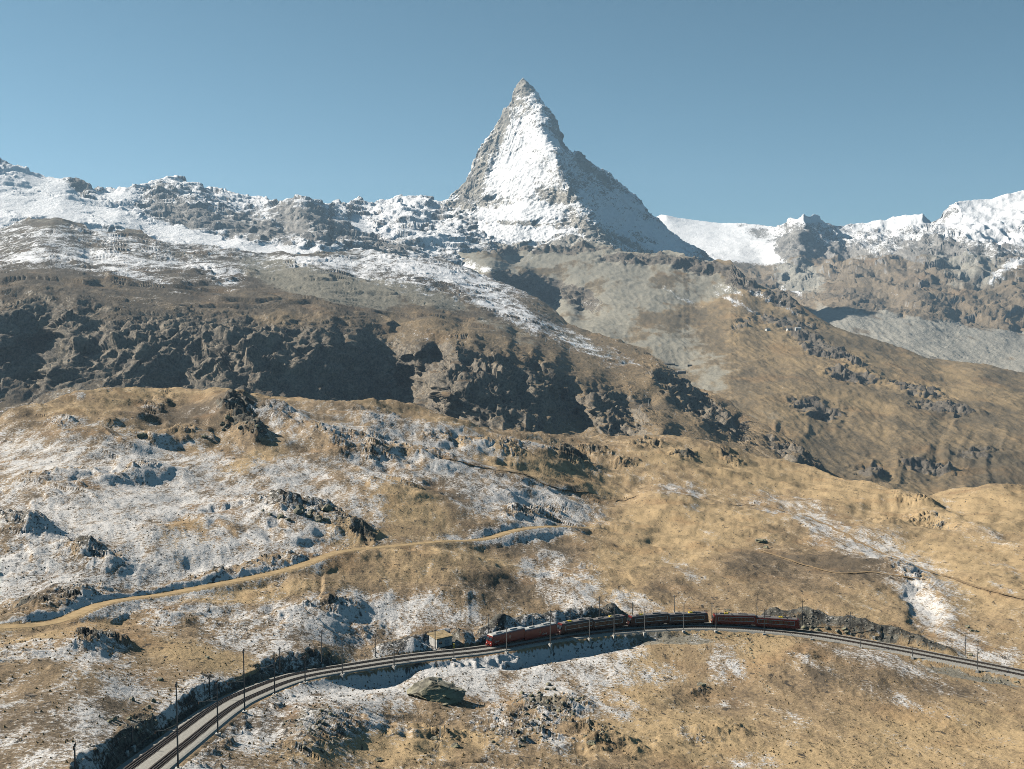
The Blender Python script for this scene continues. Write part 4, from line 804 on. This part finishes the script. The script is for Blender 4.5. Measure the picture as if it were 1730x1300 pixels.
    if cab_end:
        s_ = cab_end; xf = s_ * (h - .9 + .66)
        for sy in (-1, 1):
            wsn = MB(); yb = sy * .62
            wsn.add([(s_ * (h - .9 + .90) + s_ * .02, yb - .5, 2.12), (s_ * (h - .9 + .90) + s_ * .02, yb + .5, 2.12), (s_ * (h - .9 + .45) + s_ * .03, yb + .48, 3.0), (s_ * (h - .9 + .45) + s_ * .03, yb - .48, 3.0),
                     (s_ * (h - .9 + .86), yb - .5, 2.12), (s_ * (h - .9 + .86), yb + .5, 2.12), (s_ * (h - .9 + .41), yb + .48, 3.0), (s_ * (h - .9 + .41), yb - .48, 3.0)], [(0, 1, 2, 3), (4, 5, 6, 7), (0, 1, 5, 4), (1, 2, 6, 5), (2, 3, 7, 6), (3, 0, 4, 7)])
            o = wsn.build('windscreen', M_glass, root); o.matrix_basis = M
            o = MB().tube((s_ * (h - .02), sy * .85, 1.25), (s_ * (h + .06), sy * .85, 1.25), .15, n=10).build('headlight', M_lamp, root); o.matrix_basis = M
        hd_ = MB().prism([(-CW + .16, CZ1 - .16), (CW - .16, CZ1 - .16), (CW - .35, CZ1 + .16), (-CW + .35, CZ1 + .16)], min(s_ * (h - 1.6), s_ * (h - .55)), max(s_ * (h - 1.6), s_ * (h - .55))).build('cab_brow', M_cream if style == 'red' else M_red, root); hd_.matrix_basis = M
        cp = MB().box(min(s_ * h, s_ * (h + .45)), max(s_ * h, s_ * (h + .45)), -.15, .15, .7, .95).build('coupler', M_black, root); cp.matrix_basis = M
    return M, h
def text_mesh(cu):
    o = bpy.data.objects.new('t', cu); tmp = bpy.data.scenes.new('tmp'); tmp.collection.objects.link(o); tmp.view_layers[0].update()
    me = bpy.data.meshes.new_from_object(o.evaluated_get(tmp.view_layers[0].depsgraph)); bpy.data.objects.remove(o); bpy.data.scenes.remove(tmp); return me
FL = LINES['far']; fx, _ = proj(FL)
fs = np.concatenate([[0], np.cumsum(np.linalg.norm(np.diff(FL, axis=0), axis=1))])
def s_at(px):
    m = np.arange(len(fx)); ok = m[fs > 60]; return float(np.interp(px, fx[ok], fs[ok]))
def fl_at(s_): return Vector([np.interp(s_, fs, FL[:, k]) for k in range(3)])
UNITS = [(823, 939, 'red', 'leading red railcar with pale roof and front facing left'), (941, 1057, 'brown', 'second railcar from the left, dark with a thin pale window frame line'),
         (1059, 1197, 'brown', 'third railcar from the left, dark with pale frame line, behind near masts'), (1200, 1353, 'redtop', 'rear railcar at the right end of the train with red upper band')]
for px0, px1, style, lab in UNITS:
    s0, s1 = s_at(px0), s_at(px1)
    c = fl_at((s0 + s1) / 2); u = thing('railcar', lab, 'railcar', c + Vector((0, 0, .17)), 0, 'coupled red train')
    sm = (s0 + s1) / 2
    A, B_, C_ = fl_at(s0 + .4) - c, fl_at(sm) - c, fl_at(s1 - .4) - c
    M1, h1 = car_half(u, A, B_, style, -1); M2, h2 = car_half(u, B_, C_, style, 1)
    gw = MB().box(-.35, .35, -1.05, 1.05, .95, 3.25).build('gangway', M_black, u); gw.matrix_basis = Matrix.Translation(B_) @ Matrix.Rotation(math.atan2((C_ - A).y, (C_ - A).x), 4, 'Z')
    for Mx, xx in ((M1, -h1 * .35), (M2, h2 * .15)):      # yellow-marked current collectors
        pg = MB(); z = CZ1 + .3
        pg.tube((xx - .9, -.4, z), (xx + .3, -.25, z + .8), .04); pg.tube((xx - .9, .4, z), (xx + .3, .25, z + .8), .04); pg.tube((xx + .3, -.25, z + .8), (xx - .5, -.3, z + 1.5), .035); pg.tube((xx + .3, .25, z + .8), (xx - .5, .3, z + 1.5), .035)
        pg.box(xx - .65, xx - .35, -.85, .85, z + 1.5, z + 1.58)
        o = pg.build('pantograph', M_steel, u); o.matrix_basis = Mx
        if style != 'red':
            o = MB().box(xx - .8, xx + .7, -.6, .6, z - .02, z + .3, .1, .1).build('yellow_roof_box', M_yel, u); o.matrix_basis = Mx
    if style == 'red':      # cream lettering low on the side
        for Mx, xx in ((M1, -h1 + 3.2), (M2, h2 - 5.2)):
            cu = bpy.data.curves.new('lettering', 'FONT'); cu.body = 'Gornergrat'; cu.size = .85; cu.shear = .3; cu.extrude = .006; cu.align_x = 'CENTER'; cu.materials.append(M_cream)
            tx_ = link('lettering', text_mesh(cu), u)
            tx_.matrix_basis = Mx @ Matrix.Translation((xx, -CW - .03, 1.12)) @ Matrix.Rotation(math.pi / 2, 4, 'X')

# ------------------------------------------------------------------ the hut by the line
hp = HUT; ha = HUT_A; hz = TRK[kh][2] - .35
M_stone = simple('hut_wall', (.50, .50, .47), .9, var=.2, scale=1.2); M_sod = simple('grass_roof', (.36, .275, .155), .95, var=.3, scale=1.0); M_door = simple('grey_blue_door', (.24, .30, .33), .6)
ht = thing('trackside_hut', 'small grey concrete hut with grass-covered roof beside the track', 'hut', (hp[0], hp[1], hz), ha - .12); ht.scale = (.84, .84, .9)
mb = MB()
mb.box(-3.2, 3.2, 0, .3, -.5, 2.9); mb.box(-3.2, -2.9, .302, 5.2, -.5, 2.9); mb.box(2.9, 3.2, .302, 5.2, -.5, 2.9); mb.box(-2.9, 2.9, 4.9, 5.2, -.5, 2.9)
mb.build('wall', M_stone, ht)
MB().add([(-3.6, -.45, 2.9), (3.6, -.45, 2.9), (3.6, 6.0, 3.35), (-3.6, 6.0, 3.35), (-3.5, -.4, 3.2), (3.5, -.4, 3.2), (3.5, 6.0, 3.75), (-3.5, 6.0, 3.75)], [(3,2,1,0),(4,5,6,7),(0,1,5,4),(1,2,6,5),(2,3,7,6),(3,0,4,7)]).build('roof', M_sod, ht)
do = MB().box(.2, 1.9, -.06, -.005, -.3, 2.1).build('door', M_door, ht); MB().box(1.6, 1.7, -.12, -.065, .9, 1.1).build('door_handle', M_steel, do)
MB().box(-2.2, -1.0, -.05, -.004, 1.0, 1.9).build('window', M_glass, ht); MB().box(-2.35, -.85, -.12, -.003, .85, .98).build('window_sill', M_conc, ht)
MB().box(-3.0, 3.0, -2.2, -.02, -.6, -.35, .1, .1).build('door_slab', M_conc, ht)

# ------------------------------------------------------------------ boulders
M_bould, nt_, b_ = newmat('lichen_rock'); N = NB(nt_); co_ = N.n('ShaderNodeTexCoord').outputs['Object']
k1 = N.noise(co_, 1.4, 6, .65); k2 = N.noise(co_, .5, 3, .5)
cc = N.mix(N.step(k1, .35, .65), (.11, .105, .088), (.33, .31, .245)); cc = N.mix(N.math('MULTIPLY', N.step(k2, .42, .62), .7), cc, (.33, .315, .19)); N.ln(cc, b_.inputs['Base Color'])
bp_ = N.n('ShaderNodeBump'); bp_.inputs['Strength'].default_value = .8; bp_.inputs['Distance'].default_value = .25; N.ln(k1, bp_.inputs['Height']); N.ln(bp_.outputs[0], b_.inputs['Normal'])
def rock_mesh(seed, sub, sx, sy, sz, cut=7, rough=.16):
    r = random.Random(seed); bm = bmesh.new(); bmesh.ops.create_icosphere(bm, subdivisions=sub, radius=1)
    planes = [(Vector((r.gauss(0, 1), r.gauss(0, 1), r.gauss(0, .8))).normalized(), r.uniform(.55, .85)) for _ in range(cut)]
    for v in bm.verts:
        for n, d in planes:
            e = v.co.dot(n) - d
            if e > 0: v.co -= n * e
    co = np.array([v.co[:] for v in bm.verts]); nn = fbm3(co + seed * 7.3, .55, 4, .6) * rough * .6 + facet3(co + seed * 1.7, (.5, .5, .34), seed % 5) * rough * .7 + rid3(co + seed * 3.1, (.8, .8, .35), 3, .5) * rough * .4
    for v, k in zip(bm.verts, nn): v.co *= 1 + k; v.co.x *= sx; v.co.y *= sy; v.co.z *= sz
    me = bpy.data.meshes.new('boulder'); bm.to_mesh(me); bm.free(); me.materials.append(M_bould); return me
def boulder(px, py, wpx, label, seed=None, hr=.55, group=None, mesh=None, name='boulder'):
    p = F.hit(px, py); w = wpx * p[1] / FPX / 2
    me = mesh or rock_mesh(seed, 3, 1, .8, hr)
    o = link(name, me); s_ = w; o.scale = (s_, s_, s_); o.rotation_euler = (random.uniform(-.15, .15), random.uniform(-.15, .15), random.uniform(-.4, .4) if seed is not None else random.uniform(0, 6.28))
    o.location = (p[0], p[1], p[2] + w * hr * .35); tag(o, label, 'boulder', group); return o
p = F.hit(738, 1183); w = 106 * p[1] / FPX / 2
bb = link('boulder', rock_mesh(14, 5, 1.05, .8, .5, 12, .12)); bb.scale = (w, w, w); bb.location = (p[0], p[1] + w * .25, p[2] + w * .10); bb.rotation_euler = (.05, .06, .1)
tag(bb, 'largest flat olive boulder standing alone below the tracks', 'boulder')
for px, py, w, sd, lab in [(752,1192,12,21,'small pale rock at the foot of the largest boulder'),(1286,916,22,22,'dark boulder alone on the golden slope right of centre'),(1294,926,11,23,'small rock just below the dark boulder on the golden slope'),
    (1634,1060,11,24,'upper grey-green rock of three behind the right-hand mast'),(1642,1067,10,25,'middle grey-green rock of three behind the right-hand mast'),(1650,1068,10,26,'right grey-green rock of three behind the right-hand mast'),
    (1653,1104,5,27,'tiny dark rock beside the right-hand near mast'),(1267,818,7,28,'tiny dark rock on the distant golden meadow'),(1230,1032,9,29,'small pale rock above the third railcar'),(1213,1030,6,30,'tiny pale rock above the third railcar, left one'),(1185,1158,16,31,'half-snowed rock on the slope below the third railcar'),(1640,1108,12,32,'pale rock by the snow patch at the right edge'),
    (270,1150,14,33,'small dark rock on the orange grass left of the masts'),(350,1112,10,34,'small dark rock above the left-hand masts'),(345,740,14,35,'dark triangular rock on the far hill crest at left'),(240,738,20,36,'flat dark rock at the foot of the left hill'),(735,1250,16,37,'dark rock in the snow patch below the largest boulder'),(770,1262,18,38,'snow-edged dark rock lower right of the largest boulder'),(1000,1258,20,39,'dark block at the foot of the rock pile'),(640,1285,14,40,'small dark rock at the bottom edge left of centre')]:
    boulder(px, py, w, lab, sd)
variants = [rock_mesh(50 + i, 2, 1, random.uniform(.6, .9), random.uniform(.5, .8), 7, .2) for i in range(8)]
def pile(cx, cy, rx, ry, n, w0, w1, label, group, seed):
    r = random.Random(seed)
    for _ in range(n):
        a = r.uniform(0, 6.28); q = r.random() ** .6
        boulder(cx + rx * q * math.cos(a), cy + ry * q * math.sin(a), r.uniform(w0, w1), label, hr=.6, group=group, mesh=r.choice(variants))
pile(930, 1188, 60, 32, 50, 5, 12, 'grey angular rock in the dense pile right of the largest boulder', 'rocks of the dense pile', 1)
pile(535, 1225, 62, 45, 35, 4, 11, 'dark rock in the shaded rocky patch left of the largest boulder', 'rocks of the shaded patch', 2)
pile(880, 1245, 60, 22, 20, 4, 11, 'dark rock in the snowy hollow below the dense pile', 'rocks of the snowy hollow', 3)
pile(1010, 1240, 70, 20, 16, 4, 10, 'dark rock on the rib below and right of the dense pile', 'rocks of the rib', 4)
pile(1230, 1076, 70, 5, 14, 3, 6, 'rubble stone on the bank under the third railcar', 'rubble under the third railcar', 5)
pile(1680, 1150, 70, 8, 18, 3, 6, 'rubble stone on the bank below the tracks at right', 'rubble at the right end', 6)
pile(1440, 1062, 90, 12, 30, 5, 13, 'dark rock in the cutting behind the tail of the train', 'rocks of the cutting behind the train', 7)
pile(240, 1215, 60, 34, 26, 5, 14, 'dark rock in the shaded cutting at the lower left', 'rocks of the lower left cutting', 8)
pile(500, 868, 80, 14, 14, 8, 22, 'slab of the lichen-grey outcrop above the dirt road', 'slabs of the outcrop above the road', 9)
for t_ in range(20):
    f_ = t_ / 19; r_ = random.Random(300 + t_); boulder(np.interp(f_, [0, .35, .7, 1], [1268, 1272, 1285, 1302]) + r_.uniform(-3, 3), np.interp(f_, [0, .35, .7, 1], [1080, 1112, 1142, 1168]) + r_.uniform(-2, 2), r_.uniform(3, 6), 'pale stone in the broken line of stones running down from the tracks', hr=.6, group='line of stones below the tracks', mesh=r_.choice(variants))
pile(405, 715, 34, 26, 16, 6, 14, 'block of the dark outcrop on the left hill', 'blocks of the left hill outcrop', 10)

# ------------------------------------------------------------------ grass tufts and loose stones (nobody could count them)
def scatter(name, label, dens, mat, stone, seed, size, y1):
    jj = (F.PX[F.nvis // 2] > -60) & (F.PX[F.nvis // 2] < 1790); j0, j1 = np.nonzero(jj)[0][[0, -1]]
    i1 = int(np.max(np.nonzero((F.P[:F.nvis, j0:j1, 1].min(1) < y1))[0]))
    P = F.P[:i1, j0:j1]; D = dens[:i1, j0:j1] * (P[..., 1] < y1)
    n, m = D.shape; q = np.arange(n * m).reshape(n, m); qs = np.stack([q[:-1, :-1], q[:-1, 1:], q[1:, 1:], q[1:, :-1]], -1).reshape(-1, 4)
    qs = qs[D.reshape(-1)[qs].max(1) > .02]
    used, inv = np.unique(qs, return_inverse=True); me = bpy.data.meshes.new(name)
    me.vertices.add(len(used)); me.vertices.foreach_set('co', P.reshape(-1, 3)[used].astype(np.float32).ravel())
    me.loops.add(qs.size); me.loops.foreach_set('vertex_index', inv.ravel().astype(np.int32)); me.polygons.add(len(qs)); me.polygons.foreach_set('loop_start', np.arange(0, qs.size, 4, dtype=np.int32)); me.update()
    a = me.attributes.new('dens', 'FLOAT', 'POINT'); a.data.foreach_set('value', D.reshape(-1)[used].astype(np.float32))
    ng = bpy.data.node_groups.new(name, 'GeometryNodeTree'); ng.interface.new_socket('Geometry', in_out='INPUT', socket_type='NodeSocketGeometry'); ng.interface.new_socket('Geometry', in_out='OUTPUT', socket_type='NodeSocketGeometry')
    nn = ng.nodes; gi = nn.new('NodeGroupInput'); go = nn.new('NodeGroupOutput'); L = ng.links.new
    dp = nn.new('GeometryNodeDistributePointsOnFaces'); na = nn.new('GeometryNodeInputNamedAttribute'); na.data_type = 'FLOAT'; na.inputs['Name'].default_value = 'dens'; dp.inputs['Seed'].default_value = seed
    L(gi.outputs[0], dp.inputs['Mesh']); L(na.outputs[0], dp.inputs['Density'])
    if stone: src = nn.new('GeometryNodeMeshIcoSphere'); src.inputs['Radius'].default_value = .5; src.inputs['Subdivisions'].default_value = 1; out = src.outputs[0]
    else:
        src = nn.new('GeometryNodeMeshCone'); src.inputs['Vertices'].default_value = 5; src.inputs['Radius Top'].default_value = .12; src.inputs['Radius Bottom'].default_value = .5; src.inputs['Depth'].default_value = .8; out = src.outputs[0]
    sm_ = nn.new('GeometryNodeSetMaterial'); sm_.inputs['Material'].default_value = mat; L(out, sm_.inputs['Geometry'])
    ip = nn.new('GeometryNodeInstanceOnPoints'); L(dp.outputs['Points'], ip.inputs['Points']); L(sm_.outputs[0], ip.inputs['Instance'])
    rv = nn.new('FunctionNodeRandomValue'); rv.data_type = 'FLOAT_VECTOR'; rv.inputs[0].default_value = (size[0], size[0], size[0] * .4); rv.inputs[1].default_value = (size[1], size[1], size[1] * .8); L(rv.outputs[0], ip.inputs['Scale'])
    rr = nn.new('FunctionNodeRandomValue'); rr.data_type = 'FLOAT_VECTOR'; rr.inputs[0].default_value = (-.2, -.2, 0); rr.inputs[1].default_value = (.2, .2, 6.28); L(rr.outputs[0], ip.inputs['Rotation'])
    L(ip.outputs[0], go.inputs[0])
    o = link(name, me); md = o.modifiers.new('scatter', 'NODES'); md.node_group = ng; o['kind'] = 'stuff'; o['label'] = label; return o
M_tuft = simple('dry_tuft', (.27, .20, .11), .95, var=.45, scale=.15, spec=.1); M_stone2 = simple('loose_stone', (.24, .225, .19), .9, var=.5, scale=.2, spec=.2)
clear = (tD > 5.6) & (rD > 3)
scatter('grass_tufts', 'tufts of dry grass all over the meadow', np.clip(.10 + .10 * f2 + .10 * f1, .01, .3) * clear * sstep(470, 330, Y), M_tuft, False, 3, (.2, .65), 470)
scatter('loose_stones', 'loose stones strewn over the meadow', np.clip(-.01 + .22 * np.clip(rock, 0, 1) + .05 * f2, .004, .3) * clear * sstep(700, 450, Y), M_stone2, True, 4, (.25, 1.0), 700)

# ------------------------------------------------------------------ hikers
def person_mesh(seed, jacket, trousers):
    """a walking figure, one skin"""
    r = random.Random(seed); st = r.uniform(.14, .26); bm = bmesh.new()
    joints = [((0, 0, .95), .15), ((0, 0, 1.2), .155), ((0, 0, 1.42), .15), ((0, 0, 1.52), .07), ((0, .02, 1.6), .09), ((0, .02, 1.72), .09),
              ((.1, 0, .9), .1), ((.1, st * .6, .5), .07), ((.1, st, .06), .05), ((.1, st + .13, .04), .045), ((-.1, 0, .9), .1), ((-.1, -st * .3, .5), .07), ((-.1, -st, .08), .05), ((-.1, -st + .12, .04), .045),
              ((.2, 0, 1.42), .07), ((.27, -st * .5, 1.15), .05), ((.28, -st * .3 + .1, .92), .04), ((-.2, 0, 1.42), .07), ((-.27, st * .5, 1.15), .05), ((-.28, st * .6 + .12, .93), .04), ((0, -.16, 1.3), .14)]
    ed = [(0,1),(1,2),(2,3),(3,4),(4,5),(0,6),(6,7),(7,8),(8,9),(0,10),(10,11),(11,12),(12,13),(2,14),(14,15),(15,16),(2,17),(17,18),(18,19),(1,20)]
    me = bpy.data.meshes.new('person'); me.from_pydata([j[0] for j in joints], ed, [])
    o = bpy.data.objects.new('person', me); tmp = bpy.data.scenes.new('tmp'); tmp.collection.objects.link(o)
    md = o.modifiers.new('skin', 'SKIN')
    for i, j in enumerate(joints): me.skin_vertices[0].data[i].radius = (j[1], j[1])
    me.skin_vertices[0].data[0].use_root = True
    o.modifiers.new('sub', 'SUBSURF').levels = 1
    tmp.view_layers[0].update(); dg = tmp.view_layers[0].depsgraph; m2 = bpy.data.meshes.new_from_object(o.evaluated_get(dg)); bpy.data.objects.remove(o); bpy.data.scenes.remove(tmp)
    m2.materials.clear()
    for m in (jacket, trousers, M_skin, M_hair): m2.materials.append(m)
    for pl in m2.polygons:
        z = pl.center.z; pl.material_index = 1 if z < .95 else (3 if z > 1.68 else (2 if z > 1.53 else 0)); pl.use_smooth = True
    return m2
M_skin = simple('skin', (.45, .28, .2), .6); M_hair = simple('dark_hair', (.05, .035, .025), .8)
jk = [simple('dark_jacket', (.03, .035, .045), .8), simple('blue_jacket', (.03, .06, .14), .8), simple('red_jacket', (.22, .03, .03), .8)]; tr = [simple('dark_trousers', (.03, .03, .035), .85), simple('brown_trousers', (.07, .055, .04), .85)]
pm = [person_mesh(i, jk[i % 3 if i != 2 else 0], tr[i % 2]) for i in range(4)]
PEOPLE = [(45,703,'hiker in dark clothes apart from the group, leftmost on the left hill'),(59,705,0),(63,705,0),(66,705,0),(69,705,0),(72,705,0),(75,705,0),(78,705,0),(284,670,'hiker on the left hill crest, left of a pair'),(294,668,'hiker on the left hill crest, right of a pair'),(359,745,'hiker below the left hill, left of two'),(388,750,'hiker below the left hill, right of two'),
  (761,779,'hiker at the upper left end of the long footpath'),(790,787,'second hiker down the long footpath'),(832,800,'hiker on the long footpath, left one of a close pair'),(837,801,'hiker on the long footpath, right one of a close pair'),(851,804,'hiker just ahead of the close pair on the footpath'),(885,812,'lone hiker in the middle of the long footpath'),(973,836,'hiker on the footpath left of the group in the golden meadow'),
  (1027,845,'first hiker from left of six on the golden meadow'),(1031,845,'second hiker from left of six on the golden meadow'),(1038,845,'third hiker from left of six on the golden meadow'),(1041,845,'fourth hiker from left of six on the golden meadow'),(1055,844,'fifth hiker from left of six on the golden meadow'),(1058,844,'sixth hiker from left of six on the golden meadow'),(1490,910,'left hiker of a pair on the right-hand slope'),(1493,910,'right hiker of a pair on the right-hand slope'),(1209,803,'lone hiker far out on the golden meadow')]
for i, (px, py, lab) in enumerate(PEOPLE):
    q = F.hit(px, py, 1.6); o = link('person', pm[i % 4])
    o.location = (q[0], q[1], max(q[2], F.ground(q[0], q[1]))); o.rotation_euler = (0, 0, random.uniform(0, 6.28)); s_ = random.uniform(.97, 1.06); o.scale = (s_, s_, s_)
    tag(o, lab or 'hiker in dark clothes in the tight group on the left hill', 'person', 'group of hikers on the left hill' if lab == 0 else 'hikers')

# ------------------------------------------------------------------ far buildings and lift masts
M_wh = simple('white_render', (.72, .70, .64), .9, scale=.1); M_dk = simple('dark_timber', (.07, .06, .055), .9, scale=.1); M_slate = simple('slate_roof', (.22, .22, .21), .85, scale=.1); M_tin = simple('pale_metal_roof', (.62, .62, .6), .5, scale=.1)
def house(sheet, px, py, wpx, hm_, dm_, rz, wall, roof, label, flat=False, nwin=4):
    p = sheet.hit(px, py, 2.0); w = wpx * p[1] / FPX / 2; d = dm_ / 2
    t = thing('mountain_building', label, 'building', (p[0], p[1], p[2] - 3), rz, 'distant mountain buildings'); H = hm_ + 3
    MB().box(-w, w, -d, d, -4, H).build('wall', wall, t)
    if flat: rf = MB().box(-w - .6, w + .6, -d - .6, d + .6, H + .02, H + 1.2).build('roof', roof, t)
    else:
        rf = MB().prism([(-d - 1, H - .3), (d + 1, H - .3), (0, H + d * .6)], -w - .8, w + .8).build('roof', roof, t)
        MB().box(w * .3, w * .3 + 1.2, -.6, .6, H + d * .2, H + d * .6 + 1.5).build('chimney', wall, rf)
    for st_ in range(2):
        for k in range(nwin):
            x = -w + (k + .5) * 2 * w / nwin; MB().box(x - .8, x + .8, -d - .12, -d + .1, 4.2 + st_ * 3.6, 6.0 + st_ * 3.6).build('window', M_glass, t)
    MB().box(-.9, .9, -d - .14, -d + .1, 2.6, 4.9).build('door', M_dk, t); return t
house(SHEET_VAL, 1297, 559, 8, 9, 14, .5, M_wh, M_slate, 'leftmost pale building on the brown spur below the peak')
house(SHEET_VAL, 1332, 559, 6.5, 9, 14, .4, M_wh, M_slate, 'middle white building on the brown spur below the peak')
house(SHEET_VAL, 1348, 557, 10, 7, 12, .1, M_wh, M_tin, 'right-hand long building on the brown spur below the peak')
house(SHEET_VAL, 1151, 632, 14, 11, 22, .1, M_dk, M_tin, 'dark station building with pale roof in the scree basin', True, 6)
house(SHEET_VAL, 1132, 617, 17, 6, 18, -.15, M_dk, M_slate, 'low grey building above the dark station in the scree basin', True, 5)
house(SHEET_VAL, 1165, 619, 7, 6, 12, 0, M_dk, M_slate, 'small shed right of the dark station in the scree basin', True, 3)
for px, py, h, lab in [(1096, 686, 16, 'slender pale lift mast on the golden shoulder of the rock wall'), (962, 597, 14, 'slender lift mast high on the snow-dusted slope'), (922, 578, 14, 'slender lift mast at the upper end of the slope')]:
    p = SHEET_MID.hit(px, py, 2.); t = thing('lift_mast', lab, 'mast', tuple(p), 0, 'lift masts')
    MB().tube((0, 0, -2), (0, 0, h), .55, .35, 8).build('mast', M_tin, t); MB().box(-2.6, 2.6, -.25, .25, h - .5, h).build('crossbar', M_tin, t)

# ------------------------------------------------------------------ thin mountain haze
hm = bpy.data.materials.new('thin_haze'); hm.use_nodes = True; hn = hm.node_tree
for n_ in list(hn.nodes): hn.nodes.remove(n_)
ho = hn.nodes.new('ShaderNodeOutputMaterial'); hv = hn.nodes.new('ShaderNodeVolumePrincipled')
hv.inputs['Color'].default_value = (.52, .76, 1.0, 1); hv.inputs['Density'].default_value = HAZE; hv.inputs['Anisotropy'].default_value = .25
hn.links.new(hv.outputs[0], ho.inputs['Volume'])
bm = bmesh.new(); bmesh.ops.create_cube(bm, size=1)
lo, hi = Vector((-12000, -3000, CAMZ - 770)), Vector((14000, 19000, CAMZ + 1950))
for v in bm.verts: v.co = Vector([lo[i] + (v.co[i] + .5) * (hi[i] - lo[i]) for i in range(3)])
me = bpy.data.meshes.new('haze'); bm.to_mesh(me); bm.free(); me.materials.append(hm)
o = bpy.data.objects.new('haze', me); COL.objects.link(o); o['kind'] = 'stuff'; o['label'] = 'thin bluish mountain haze'
